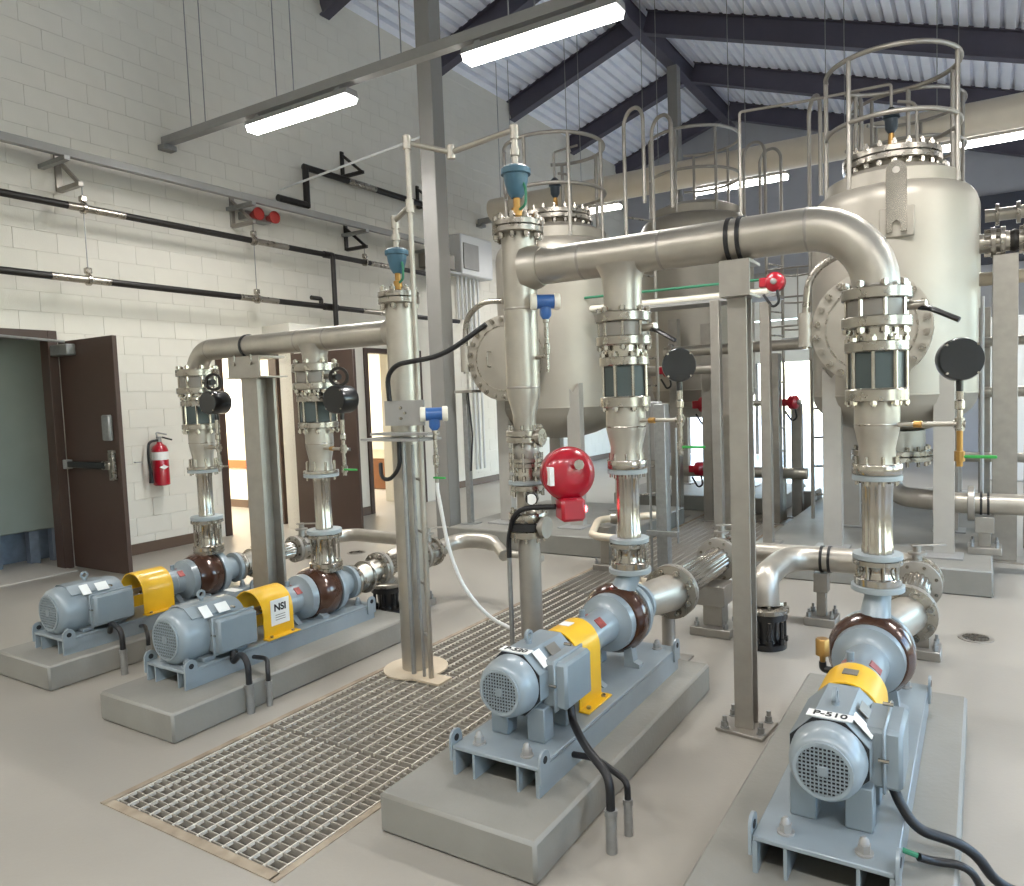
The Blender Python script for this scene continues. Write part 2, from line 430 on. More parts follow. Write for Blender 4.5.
# ------------------------------------------------------------------ other walls, roof
m = MB()
FY = 18.0; DX0, DX1, DT = -6.5, -3.0, 4.25
m.bb(-8.2, DX0, FY, FY+.2, 0, 8.5); m.bb(DX0, DX1, FY, FY+.2, DT, 8.5); m.bb(DX1, 6.1, FY, FY+.2, 0, 8.5)
struct('wall_far', m, BLUEW)
RX = 6.0; m = MB()
m.bb(RX, RX+.2, -4, 18.2, 0, 1.0); m.bb(RX, RX+.2, -4, 18.2, 3.9, 4.6)
for a, b in ((-4, -2), (1.5, 3), (6.5, 8), (11.5, 13), (16.5, 18.2)): m.bb(RX, RX+.2, a, b, 1.0, 3.9)
struct('wall_right', m, BLOCK)
for i, (a, b) in enumerate(((-2, 1.5), (3, 6.5), (8, 11.5), (13, 16.5))):
    w = sroot('window_%d' % (i+1), (RX+.1, (a+b)/2, 1.0)); f = MB()
    for q in (a, (a+b)/2-.025, b-.05): f.bb(RX+.06, RX+.14, q, q+.05, 1.0, 3.9)
    for q in (1.0, 2.4, 3.85): f.bb(RX+.06, RX+.14, a, b, q, q+.05)
    wf = part('window_frame', f, BROWN, w)
    for q in (a+.05, (a+b)/2+.025):
        for z0_, z1_ in ((1.05, 2.4), (2.45, 3.85)): part('pane', MB().bb(RX+.097, RX+.103, q, q+(b-a)/2-.075, z0_, z1_), PANE, wf)
m = MB().bb(-8.2, 6.2, -4.2, -4, 0, 8.5); struct('wall_back', m, BLOCK)
m = MB().bb(-20, 16, 18.2, 45, -.05, -.01); m.bb(6.2, 30, -10, 18.2, -.05, -.01); struct('ground', m, PAVE)
# sectional door raised half way in the far wall
d4 = sroot('door_4', ((DX0+DX1)/2, FY, 0)); f = MB()
f.bb(DX0-.06, DX0+.08, FY-.06, FY+.05, 0, DT+.05); f.bb(DX1-.08, DX1+.06, FY-.06, FY+.05, 0, DT+.05); f.bb(DX0, DX1, FY-.06, FY+.05, DT-.05, DT+.1)
part('door_frame', f, GREYP, d4)
for k in range(4): part('door_panel', MB().bb(DX0+.08, DX1-.08, FY+.01, FY+.06, 2.2+k*.51, 2.2+k*.51+.49, .012), WHITE, d4)
part('mullion', MB().bb(-4.78, -4.70, FY, FY+.08, 0, 2.2), GREYP, d4)
RGX = -5.24; SL = .335; ZB = 7.92; DPT = .40
def decking(xa, xb, za, zb):
    n = Vector((xb-xa, 0, zb-za)); L = n.length; t = n/L; up = Vector((-t.z, 0, t.x)); 
    if up.z < 0: up = -up
    prof = []; k = 0
    while k*.2 < L:
        for ds, h in ((0, 0), (.125, 0), (.14, .085), (.185, .085)):
            q = min(k*.2+ds, L); prof.append(Vector((xa, 0, za))+t*q+up*h)
        k += 1
    vs = [p+Vector((0, -4.2, 0)) for p in prof]+[p+Vector((0, 18.4, 0)) for p in prof]; n = len(prof)
    return MB().add(vs, [(i, i+1, n+i+1, n+i) for i in range(n-1)])
zl = ZB-SL*(RGX+8.2)*-1
m = decking(-8.25, RGX, ZB+DPT-SL*(RGX+8.25), ZB+DPT); ceil_l = struct('ceiling', m, DECK)
m = decking(RGX, 6.4, ZB+DPT, ZB+DPT-SL*(6.4-RGX)); ceil_r = struct('ceiling_right', m, DECK)
m = MB().hbeam((RGX, -4, ZB+.2), (RGX, 18, ZB+.2), .44, .2, .02, .03); part('ridge_beam', m, NAVY, ceil_l)
RY = [-1.9, .5, 2.9, 5.3, 7.7, 10.1, 12.5, 14.95, 17.4]
ORD = ['first', 'second', 'third', 'fourth', 'fifth', 'sixth', 'seventh', 'eighth', 'ninth']
hz = DPT/2/math.cos(math.atan(SL))
for k, y in enumerate(RY):
    if y > 4:
        m = MB().hbeam((-8.05, y, ZB-SL*(RGX+8.05)+hz), (RGX-.1, y, ZB-SL*.1+hz), DPT-.01, .17, .016, .024)
        part('rafter', m, NAVY, ceil_l)
    m = MB().hbeam((RGX+.1, y, ZB-SL*.1+hz), (5.99, y, ZB-SL*(5.99-RGX)+hz), DPT-.01, .17, .016, .024)
    part('rafter', m, NAVY, ceil_r)
for k, y in enumerate((6.51, 14.05)):
    t = thing('steel_column', ('tall grey steel column behind the left pipe riser, up to the ridge', 'distant dark steel column under the ridge beam')[k], 'column', (RGX+.03, y, 0))
    part('shaft', MB().bb(RGX-.07, RGX+.13, y-.1, y+.1, .02, ZB-.01, .008), COLP, t)
    part('base_plate', MB().bb(RGX-.17, RGX+.23, y-.2, y+.2, 0, .02, .004), COLP, t)
    part('anchor_bolts', MB().bolts((RGX+.03, y, .035), Z_, .22, 4, .05, .016), GALV, t, 'stuff')

# ------------------------------------------------------------------ strip lights on struts
def strip_light(x0, y, z, label, wires=True):
    t = thing('strip_light', label, 'light', (x0+.72, y, z), 'hanging strip lights'); x1 = x0+1.44
    m = MB().prism([(-.085, 0), (.085, 0), (.065, .06), (-.065, .06)], (x0, y, z), Y_, Z_, X_*1.44)
    part('housing', m, GREYP, t)
    m = MB().prism([(-.08, -.002), (-.062, -.055), (.062, -.055), (.08, -.002)], (x0+.015, y, z), Y_, Z_, X_*1.41)
    part('diffuser', m, LAMPM, t)
    ld = bpy.data.lights.new('strip_lamp', 'AREA'); ld.shape = 'RECTANGLE'; ld.size = 1.36; ld.size_y = .11; ld.energy = LAMPW; ld.spread = math.radians(155); ld.color = (1, .985, .96)
    lo = bpy.data.objects.new('strip_lamp', ld); COL.objects.link(lo); lo.parent = t; lo.location = (0, 0, -.0575)
    for xx in (x0+.15, x1-.15): part('mounting_clip', MB().bb(xx-.03, xx+.03, y-.05, y+.05, z+.06, z+.09), GALV, t)
def strut(xa, xb, y, z, label):
    t = thing('channel_strut', label, 'channel', ((xa+xb)/2, y, z))
    m = MB().prism([(-.045, 0), (.045, 0), (.045, .09), (.035, .09), (.035, .01), (-.035, .01), (-.035, .09), (-.045, .09)], (xa, y, z), Y_, Z_, X_*(xb-xa))
    part('channel', m, GREYP, t)
    k = 0; x = xa+.5
    while x < xb-.2:
        zz = ZB+DPT-SL*abs(x-RGX)+.03
        m = MB().cyl((x, y, z+.05), (x, y, zz), .006, n=6); m.cyl((x+.25, y, z+.05), (x+.25, y, zz-.02), .006, n=6)
        part('hanger_rod', m, GALV, t); x += 1.4
    part('end_bracket', MB().bb(xa-.02, xa+.1, y-.08, y+.08, z-.06, z+.0, .006), GALV, t)
strut(-8.03, 5.9, 5.21, 4.58, 'long grey channel strut carrying the two near strip lights')
strut(-8.03, 5.9, 11.3, 4.80, 'grey channel strut carrying the far strip lights behind the tanks')
strut(-8.03, 5.9, -.6, 4.58, 'grey channel strut carrying strip lights behind the camera')
L0 = {-6.57: 'first lit strip light from the left, above the left pumps', -3.8: 'large lit strip light crossing in front of the roof, top centre'}
for i, x in enumerate((-6.57, -3.8, -1.0, 1.8, 4.4)): strip_light(x+.03, 5.21, 4.47, L0.get(x, 'strip light in the near row, %s from the left wall' % ORD[i]))
for i, x in enumerate((-6.6, -3.9, -.5, 2.2, 4.4)): strip_light(x, 11.3, 4.71, ('strip light in the far row beside the left wall', 'lit strip light above the header, behind the railing of the centre tank', 'lit strip light at the far right behind the big tank railing', 'strip light in the far row, near the right wall', 'last strip light in the far row')[i])
for i, x in enumerate((-6.6, -3.8, -1.0, 1.8, 4.4)): strip_light(x, -.6, 4.49, 'strip light behind the camera, %s from the left wall' % ORD[i])

# ------------------------------------------------------------------ pumps on their pads
PH = .15
WHO = {1: 'the leftmost pump', 2: 'the second pump from the left', 3: 'the middle foreground pump', 4: 'the right foreground pump'}
def flange(mb, p, d, r, t): mb.lathe(p, d, [(0, r*.97), (t*.08, r), (t*.92, r), (t, r*.97)], 32)
def pad(x0, x1, y0, y1, label):
    single('equipment_pad', MB().bb(x0, x1, y0, y1, 0, PH, .012), CONC, label, 'pad', None)
pad(-5.23, -4.60, 2.06, 3.75, 'grey painted concrete pad under the leftmost pump')
pad(-3.94, -3.31, 1.99, 3.72, 'grey painted concrete pad under the second pump from the left')
pad(-1.93, -1.245, 1.925, 3.70, 'large grey concrete pad under the middle foreground pump, beside the grating')
pad(-.76, -.055, 1.6, 3.80, 'grey concrete pad under the right foreground pump tagged P-510')
def pump(i, X, zs, rm, plabel, ysuc):
    P = thing('pump', plabel, 'pump', (X, 2.9, PH), 'pump sets on pads')
    big = i > 2; zb = PH+(.115 if big else .10); hw = .195 if big else .172; dy = -.05 if i == 4 else 0; y0, y1 = (2.16 if big else 2.20)+dy, 3.56
    # baseplate: folded channel open at the front
    m = MB(); m.bb(X-hw, X+hw, y0, y1, zb-.016, zb, .003); m.bb(X-hw, X-hw+.014, y0, y1, PH, zb-.016); m.bb(X+hw-.014, X+hw, y0, y1, PH, zb-.016)
    base = part('baseplate', m, PUMPB, P)
    for xx in (-.1, .1): part('rib', MB().bb(X+xx-.005, X+xx+.005, y0+.005, y1-.05, PH, zb-.016), PUMPB, base)
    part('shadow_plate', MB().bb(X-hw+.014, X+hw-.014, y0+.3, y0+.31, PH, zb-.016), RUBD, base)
    for xx in (-1, 1):
        for yy in (y0+.03, y1-.03):
            m = MB(); cx = X+xx*(hw+.006)
            pr = [(-.035, -.06), (.035, -.06), (.035, .02)]+[(.035*math.cos(a*PI/6), .02+.035*math.sin(a*PI/6)) for a in range(1, 6)]+[(-.035, .02)]
            m.prism(pr, (cx-.005, yy, zb), Y_, Z_, X_*.01)
            lug = part('lifting_lug', m, PUMPB, base)
            part('lug_hole', MB().cyl((cx-.0065, yy, zb+.02), (cx+.0065, yy, zb+.02), .014, n=12), RUBD, base)
    for xx in (-hw*.56, hw*.56):
        for yy in (y0+.06, y1-.07):
            m = MB().cyl((X+xx, yy, zb), (X+xx, yy, zb+.006), .026, n=16); m.cyl((X+xx, yy, zb+.006), (X+xx, yy, zb+.03), .019, n=6); m.lathe((X+xx, yy, zb+.03), Z_, [(0, .015), (.012, .013), (.02, .006)], 10)
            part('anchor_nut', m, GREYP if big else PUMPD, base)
    # motor
    ym0, ym1 = (2.31+dy, 2.60+dy) if big else (2.31, 2.63)
    if big:
        n8 = [(rm*1.08*math.cos(PI/8+k*PI/4)*1.03, rm*1.08*math.sin(PI/8+k*PI/4)*1.03) for k in range(8)]
        mot = part('motor_frame', MB().prism(n8, (X, ym0, zs), X_, Z_, Y_*(ym1-ym0)), PUMPB, P, ang=20)
        n8b = [(a*.985, b*.985) for a, b in n8]
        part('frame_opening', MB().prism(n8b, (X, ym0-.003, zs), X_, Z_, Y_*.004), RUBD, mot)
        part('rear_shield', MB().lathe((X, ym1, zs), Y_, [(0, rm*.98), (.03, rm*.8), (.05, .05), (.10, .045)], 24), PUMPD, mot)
    else:
        mot = part('motor_frame', MB().lathe((X, ym0, zs), Y_, [(0, rm*.99), (.02, rm), (ym1-ym0-.06, rm), (ym1-ym0-.02, rm*.9), (ym1-ym0, rm*.5), (ym1-ym0+.05, .05)], 36), PUMPB, P)
        pr = [(rm*1.02*math.cos(a), rm*1.02*math.sin(a)) for a in [math.radians(q) for q in (40, 55, 75, 90, 105, 125, 140)]]
        pr += [(rm*1.06*math.cos(math.radians(q)), rm*1.06*math.sin(math.radians(q))) for q in (140, 110, 70, 40)]
        part('shroud', MB().prism(pr, (X, ym0-.02, zs), X_, Z_, Y_*.22), PUMPB, mot, ang=25)
    fan = part('fan_cover', MB().lathe((X, 2.215+dy, zs), Y_, [(0, rm*.70), (.006, rm*.80), (.02, rm*.90), (.05, rm*.97), (.10, rm)], 40), PUMPB, P)
    rg = rm*.68
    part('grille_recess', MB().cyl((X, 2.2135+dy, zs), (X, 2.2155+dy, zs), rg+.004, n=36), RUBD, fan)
    m = MB(); st = rm*.105; k = -6
    while k <= 6:
        c = k*st
        if abs(c) < rg:
            h = math.sqrt(rg*rg-c*c); w_ = st*.13; m.bb(X+c-w_, X+c+w_, 2.2085+dy, 2.214+dy, zs-h, zs+h); m.bb(X-h, X+h, 2.2085+dy, 2.214+dy, zs+c-w_, zs+c+w_)
        k += 1
    m.ring((X, 2.208+dy, zs), Y_, rg-.002, rg+.008, .008)
    part('grille', m, PUMPB, fan, 'stuff')
    part('grille_hub', MB().bb(X-st*1.3, X+st*1.3, 2.2055+dy, 2.213+dy, zs-st*1.3, zs+st*1.3, .002).cyl((X, 2.2045+dy, zs), (X, 2.207+dy, zs), .008, n=10), PUMPD, fan)
    zt = zs-rm*.75
    for xx in (-1, 1):
        for yy in (ym0+.05, ym1-.07):
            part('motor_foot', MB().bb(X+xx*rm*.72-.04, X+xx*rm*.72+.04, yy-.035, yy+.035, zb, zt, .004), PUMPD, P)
    part('eyebolt', MB().ring((X-.006, ym0+.12, zs+rm*1.06+.028), X_, .013, .024, .012, 20).cyl((X, ym0+.12, zs+rm*.9), (X, ym0+.12, zs+rm*1.06+.008), .012, n=10), PUMPB, mot)
    # terminal box on the right side
    tx0 = X+rm*1.0; tw = .085 if big else .075; tb0, tb1 = ym0+.06, ym1-.02
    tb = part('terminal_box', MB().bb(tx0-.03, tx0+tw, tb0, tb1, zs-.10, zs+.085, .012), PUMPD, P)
    part('box_lid', MB().bb(tx0+tw*.35, tx0+tw*.47, tb0-.012, tb1+.012, zs-.11, zs+.095, .008), PUMPB, tb)
    part('lid_screws', MB().bolts((tx0+tw*.41, (tb0+tb1)/2, zs), X_, .125, 4, .03, .006, PI/4), SSB, tb, 'stuff')
    part('nameplate', MB().box((X+rm*.80, ym0+.16, zs+rm*.80), (.06, .07, .003), 0, Matrix.Rotation(math.radians(45), 3, 'Y')), GREYV if big else WHITE, mot)
    part('warning_label', MB().box((X+rm*.80, ym0+.06, zs+rm*.80), (.075, .05, .003), 0, Matrix.Rotation(math.radians(45), 3, 'Y')), WHITE, mot, label='white warning label')
    # yellow coupling guard: arch with feet
    g0, g1 = (2.64+dy, 2.84+dy) if big else (2.72, 2.93); rgd = .110 if big else .132
    zc = zs; pr = [(-rgd, zb-zc)]+[(rgd*math.cos(a*PI/14), rgd*math.sin(a*PI/14)) for a in range(14, -1, -1)]+[(rgd, zb-zc), (rgd-.006, zb-zc)]
    pr += [((rgd-.006)*math.cos(a*PI/14), (rgd-.006)*math.sin(a*PI/14)) for a in range(0, 15)]+[(-rgd+.006, zb-zc)]
    gd = part('coupling_guard', MB().prism(pr, (X, g0, zc), X_, Z_, Y_*(g1-g0)), YEL, P)
    for xx in (-1, 1):
        part('guard_flange', MB().bb(X+xx*(rgd+.022)-.026, X+xx*(rgd+.022)+.026, g0-.01, g1+.01, zb, zb+.008, .002), YEL, gd)
        for yy in (g0+.03, g1-.03): part('bolt', MB().cyl((X+xx*(rgd+.025), yy, zb+.008), (X+xx*(rgd+.025), yy, zb+.018), .010, n=6), SSF, gd)
    part('shaft', MB().cyl((X, ym1, zs), (X, 2.95, zs), .024, n=14), SSF, P)
    # bearing frame and volute casing
    yc0 = 3.17 if big else 3.13; CW = .13 if big else .19; RV = .172 if big else .168
    bf = part('bearing_frame', MB().lathe((X, g1+.015, zs), Y_, [(0, .055), (.01, .092), (.05, .092), (.06, .08), (yc0-g1-.09, .084), (yc0-g1-.065, .115), (yc0-g1-.06, .138), (yc0-g1-.015, .14)], 32), PUMPB, P)
    part('frame_foot', MB().prism([(-.09, 0), (.09, 0), (.06, .02), (.03, zs-.09-zb), (-.03, zs-.09-zb), (-.06, .02)], (X, g1+.07, zb), X_, Z_, Y_*.035), PUMPB, bf)
    for a in (-.55, .75):
        rr = Matrix.Rotation(a, 3, 'Y'); c = Vector((X, g1+.115, zs))+rr @ Vector((0, 0, .083))
        part('red_plate', MB().box(c, (.05, .055, .004), 0, rr), mat('red_print_plate', '9c4a44', .2, .4, .4, 60), bf)
    part('oil_cap', MB().cyl((X-.03, g1+.1, zs+.07), (X-.03, g1+.1, zs+.115), .014, n=10), PUMPD, bf)
    cas = part('volute_casing', MB().lathe((X, yc0, zs), Y_, [(0, RV*.70), (.006, RV*.86), (CW*.25, RV*.97), (CW*.5, RV), (CW*.75, RV*.97), (CW-.006, RV*.88), (CW, RV*.7)], 40), CAS, P)
    yf = yc0+CW
    part('suction_cover', MB().lathe((X, yf, zs), Y_, [(0, RV*.93), (.02, RV*.95), (.05, RV*.90), (.07, RV*.62), (.12, .085), (.17, .08)], 40), PUMPB, P)
    sf = MB(); flange(sf, (X, yf+.165, zs), Y_, .112, .03); part('suction_flange', sf, PUMPB, P)
    for xx in (-1, 1): part('casing_foot', MB().prism([(-.03, 0), (.05, 0), (.05, .018), (.02, .03), (.0, zs-zb-.06), (-.03, zs-zb-.06)], (X+xx*.09, yc0+.02, zb), X_*xx, Z_, Y_*.05), PUMPB, P)
    yd = 3.3; zf = Z1[i]
    XR = {1: PX[1], 2: -3.665, 3: -1.51, 4: -.375}[i]; noz = MB().tube([(X+(XR-X)*.6, yd-.05, zs+RV*.72), (X+(XR-X)*.8, yd-.03, zs+RV*1.0), (XR, yd, zf-.045), (XR, yd, zf-.005)], lambda q: .064-.012*min(1, q*1.5), 24)
    nz = part('discharge_nozzle', noz, PUMPB if big else CAS, P)
    df = MB(); flange(df, (XR, yd, zf-.024), Z_, .105, .024); part('discharge_flange', df, GASK if big else SSF, nz)
    # cables from the terminal box (things of their own)
    cb = [(tx0+tw*.5, tb0+.10, zs-.108)]
    def cable(nm, pts, r, bend, lab):
        single(nm, MB().tube(pts, r, 12, bend, 7), BLK, lab+WHO[i], 'cable')
    if i == 4:
        cable('power_cable', cb+[(tx0+.06, tb0+.09, zs-.16), (-.17, 2.39, .25), (-.02, 2.47, .19), (.05, 2.52, .05), (.30, 2.60, .017)], .016, .10, 'thick black cable curving to the floor from ')
        cable('control_cable', [(X+.237, 2.335, .197), (-.12, 2.37, .175), (-.03, 2.40, .17), (.02, 2.44, .06), (.28, 2.50, .013)], .012, .06, 'thinner black cable trailing to the floor from ')
        part('cable_gland', MB().cyl((X+.19, 2.33, .21), (X+.235, 2.335, .20), .008, n=8), GREENL, P, label='green wire end')
    else:
        xe = X+{1: .40, 2: .405, 3: .455}[i]; ya, yb = {1: (2.42, 2.57), 2: (2.40, 2.51), 3: (2.21, 2.33)}[i]; ex_ = X+{1: .30, 2: .36, 3: .33}[i]
        cable('power_cable', cb+[(tx0+.06, tb0+.08, zs-.17), (ex_-.04, (ya+tb0)/2+.04, .30), (xe, ya, .27), (xe, ya, .155)], .016, .09, 'thick black motor cable beside ')
        cable('control_cable', [(X+.2, yb+.08, .205), (ex_-.02, yb+.06, .225), (xe+.01, yb, .2), (xe+.01, yb, .135)], .012, .07, 'thinner black cable beside ')
        for nm, yy, xx, h, r, lab in (('conduit_stub', ya, xe, .155, .020, 'thicker grey conduit stub standing on the floor beside '), ('conduit_stub', yb, xe+.01, .135, .016, 'thinner grey conduit stub standing on the floor beside ')):
            ct = thing(nm, lab+WHO[i], 'conduit', (xx, yy, 0))
            part('tube', MB().cyl((xx, yy, .0), (xx, yy, h-.02), r, n=12), GALV, ct); part('coupling', MB().cyl((xx, yy, h-.02), (xx, yy, h), r*1.2, n=8), GALV, ct)
    if big:
        zt8 = zs+rm*1.08*1.03*math.cos(PI/8)
        rr = Matrix.Identity(3)
        npl = part('number_plate', MB().bb(X-.066, X+.066, ym0+.004, ym0+.05, zt8, zt8+.003), WHITE, mot, label='white tag with the pump number')
        text('P-510' if i == 4 else 'P-520', .043, TXT, mot, (X, ym0+.026, zt8+.0042), X_, Y_, 'lettering', .0007)
        part('guard_sticker', MB().box((X, g0+.1, zs+rgd+.001), (.05, .05, .003)), WHITE if i == 3 else GREYV, gd)
    if i == 4:
        part('grease_cup', MB().lathe((X-.135, 2.92, zs+.075), Z_, [(-.03, .01), (0, .012), (.002, .026), (.06, .026), (.066, .022)], 16), BRASS, P, label='brass oil cup')
        part('oil_cup_elbow', MB().tube([(X-.135, 2.92, zs+.05), (X-.135, 2.92, zs+.02), (X-.07, 2.92, zs+.02)], .014, 10, .02), BLK, P)
    if i == 2:
        lb = part('logo_sticker', MB().box((X+rgd+.0015, (g0+g1)/2+.01, zs-.0), (.003, .13, .15)), WHITE, gd, label='white logo sticker')
        text('NSI', .058, TXT, gd, (X+rgd+.0035, (g0+g1)/2+.01, zs+.025), Y_, Z_, 'lettering', .002)
        m = MB()
        for k in range(3): m.bb(X+rgd+.002, X+rgd+.0035, g0+.08, g1-.06, zs-.02-k*.014, zs-.016-k*.014)
        part('small_print', m, GREYV, gd, 'stuff')
        part('label', MB().box((X, g0-.09, zs+rm*1.06+.001), (.10, .05, .003)), WHITE, mot)
    return P, yf+.195
Z1 = {1: .56, 2: .545, 3: .735, 4: .765}
PX = {1: -4.88, 2: -3.69, 3: -1.565, 4: -.395}
ZS = {1: .385, 2: .39, 3: .49, 4: .485}
RMO = {1: .15, 2: .152, 3: .118, 4: .112}
PLB = {1: 'grey-blue pump with yellow guard, leftmost, nearest the brown door', 2: 'grey-blue pump with NSI sticker on its yellow guard',
       3: 'grey-blue pump with tall yellow guard on the pad beside the grating', 4: 'grey-blue pump with P-510 tag, right foreground'}
YS = {}
for i in (1, 2, 3, 4): _, YS[i] = pump(i, PX[i], ZS[i], RMO[i], PLB[i], 0)

# ------------------------------------------------------------------ risers: flex hoses, check valves, butterfly valves
def riser_spec(i):
    if i > 2:
        o = 0 if i == 3 else .012
        return dict(fx0=Z1[i], spool=.84+o, flex0=.885+o, flex1=1.205, red1=1.30, red2=1.53, cv1=1.585, cv2=1.73, cvt=1.775, bv0=1.83, bv1=1.875, bv2=1.94, bvt=1.99, rf=.055 if i == 3 else .057, rfl=.098, rr=.098 if i == 3 else .088, rc=.122, rv=.135)
    d = 0 if i == 2 else .02
    return dict(fx0=Z1[i], spool=.74+d, flex0=.79+d, flex1=1.13, red1=1.20, red2=1.445, cv1=1.485, cv2=1.61, cvt=1.65, bv0=1.69+d/2, bv1=1.735+d/2, bv2=1.80+d, bvt=1.855+d, rf=.050, rfl=.110, rr=.088, rc=.125, rv=.145)
HZ = {1: 2.0, 2: 2.0, 3: 2.24, 4: 2.24}
for i in (1, 2, 3, 4):
    q = riser_spec(i); X = {1: PX[1], 2: -3.665, 3: -1.51, 4: -.375}[i]; Y = 3.3; w = WHO[i]
    t = thing('flex_connector', 'braided stainless flex connector standing on '+w, 'connector', (X, Y, q['fx0']), 'vertical flex connectors')
    m = MB(); flange(m, (X, Y, q['fx0']), Z_, q['rfl']*.95, .032); part('flange', m, SSB, t)
    part('spool', MB().lathe((X, Y, q['fx0']+.03), Z_, [(0, .075), (.02, .066), (q['spool']-q['fx0']-.05, .066), (q['spool']-q['fx0']-.028, .08)], 28), SSB, t)
    part('flange_bolts', MB().bolts((X, Y, (q['fx0']+q['spool'])/2), Z_, q['rfl']*.82, 8, q['spool']-q['fx0']+.05, .0065), SSF, t, 'stuff')
    m = MB(); flange(m, (X, Y, q['spool']), Z_, q['rfl'], .022); part('flange', m, SSF, t)
    m = MB(); flange(m, (X, Y, q['spool']+.023), Z_, q['rfl']*1.0, q['flex0']-q['spool']-.022); part('flange_ring', m, GASK, t)
    L = q['flex1']-q['flex0']
    part('braided_hose', MB().lathe((X, Y, q['flex0']), Z_, [(0, q['rf']*1.05), (.03, q['rf']*1.05), (.035, q['rf']), (L-.035, q['rf']), (L-.03, q['rf']*1.05), (L, q['rf']*1.05)], 48, rf=lambda k, r: r*(1, 1.045, 1, .94)[k % 4]), SSB, t, ang=60)
    m = MB(); flange(m, (X, Y, q['flex1']), Z_, q['rfl'], .022); part('flange_ring', m, GASK, t)
    part('upper_bolts', MB().bolts((X, Y, q['flex1']+.04), Z_, q['rfl']*.82, 8, .12, .0075), SSB, t, 'stuff')
    # reducer
    t = thing('pipe_reducer', 'flanged stainless reducer above the flex connector of '+w, 'reducer', (X, Y, q['flex1']+.024), 'riser reducers')
    m = MB(); flange(m, (X, Y, q['flex1']+.024), Z_, q['rfl'], q['red1']-q['flex1']-.05); part('lower_flange', m, SSB, t)
    a = q['red1']-.03; L = q['red2']-a
    part('cone', MB().lathe((X, Y, a), Z_, [(0, q['rr']*.86), (L*.25, q['rr']*.80), (L*.55, q['rr']*.98), (L*.6, q['rr']), (L, q['rr'])], 32), SS, t)
    part('weld_seam', MB().lathe((X, Y, a+L*.62), Z_, [(0, q['rr']), (.004, q['rr']*1.015), (.008, q['rr'])], 32), SSF, t)
    m = MB(); flange(m, (X, Y, q['red2']), Z_, q['rc'], q['cv1']-q['red2']-.003); part('upper_flange', m, SSF, t)
    # check valve with dark panels between tie rods
    t = thing('check_valve', 'check valve with dark panels and tie rods above '+w, 'valve', (X, Y, q['cv1']), 'riser check valves')
    H = q['cv2']-q['cv1']
    m = MB(); n = 8; R = q['rc']*.86
    b = part('body', MB().lathe((X, Y, q['cv1']), Z_, [(0, R), (H, R)], 8), TEAL, t, ang=20)
    for k in range(8):
        an = 2*PI*(k+.5)/8+PI/8; 
        c = (X+math.cos(an)*q['rc']*.90, Y+math.sin(an)*q['rc']*.90)
        rod = part('tie_rod', MB().cyl((*c, q['cv1']-.075), (*c, q['cv2']+.07), .0085, n=8), SSB, t)
        part('nut', MB().cyl((*c, q['cv1']-.068), (*c, q['cv1']-.05), .016, n=6), SSB, rod); part('nut', MB().cyl((*c, q['cv2']+.045), (*c, q['cv2']+.06), .016, n=6), SSB, rod)
    m = MB(); flange(m, (X, Y, q['cv2']+.002), Z_, q['rc'], q['cvt']-q['cv2']-.003); part('flange', m, SSF, t)
    # spool pipe between the valves
    t = thing('pipe_spool', 'short shiny pipe spool between the two valves above '+w, 'pipe', (X, Y, q['cvt']), 'riser spools')
    part('pipe', MB().cyl((X, Y, q['cvt']), (X, Y, q['bv0']), q['rr']*.98, n=32), SSB, t)
    m = MB(); flange(m, (X, Y, q['bv0']), Z_, q['rv'], q['bv1']-q['bv0']-.002); part('flange', m, SSF, t)
    # butterfly valve
    t = thing('butterfly_valve', 'grey wafer butterfly valve with lever high above '+w, 'valve', (X, Y, q['bv1']), 'riser butterfly valves')
    H = q['bv2']-q['bv1']
    b = part('body', MB().lathe((X, Y, q['bv1']), Z_, [(0, q['rv']*.86), (H, q['rv']*.86)], 32), GREYV, t)
    part('studs', MB().bolts((X, Y, (q['bv0']+q['bvt'])/2), Z_, q['rv']*.87, 8, q['bvt']-q['bv0']+.05, .009), SSB, t, 'stuff')
    part('nuts', MB().bolts((X, Y, q['bvt']+.012), Z_, q['rv']*.87, 8, .018, .016).bolts((X, Y, q['bv0']-.012), Z_, q['rv']*.87, 8, .018, .016), SSB, t, 'stuff')
    m = MB(); flange(m, (X, Y, q['bv2']+.002), Z_, q['rv'], q['bvt']-q['bv2']-.004); part('flange', m, SSF, t)
    zc = (q['bv1']+q['bv2'])/2
    part('stem', MB().cyl((X+.1, Y-.02, zc), (X+.185, Y-.04, zc), .018, n=12), SSF, t)
    if i > 2:
        part('lever', MB().tube([(X+.16, Y-.035, zc-.01), (X+.2, Y-.07, zc-.02), (X+.30, Y-.10, zc-.075)], .011, 8, .02), BLKM, t)
    else:
        part('gear_wheel', MB().ring((X+.27, Y-.06, zc-.01), V(.5, -1, 0), .045, .062, .016, 28).cyl((X+.18, Y-.03, zc-.01), (X+.285, Y-.08, zc-.01), .02, n=14), BLKP, t)
    # header branch above the valve is part of the header run

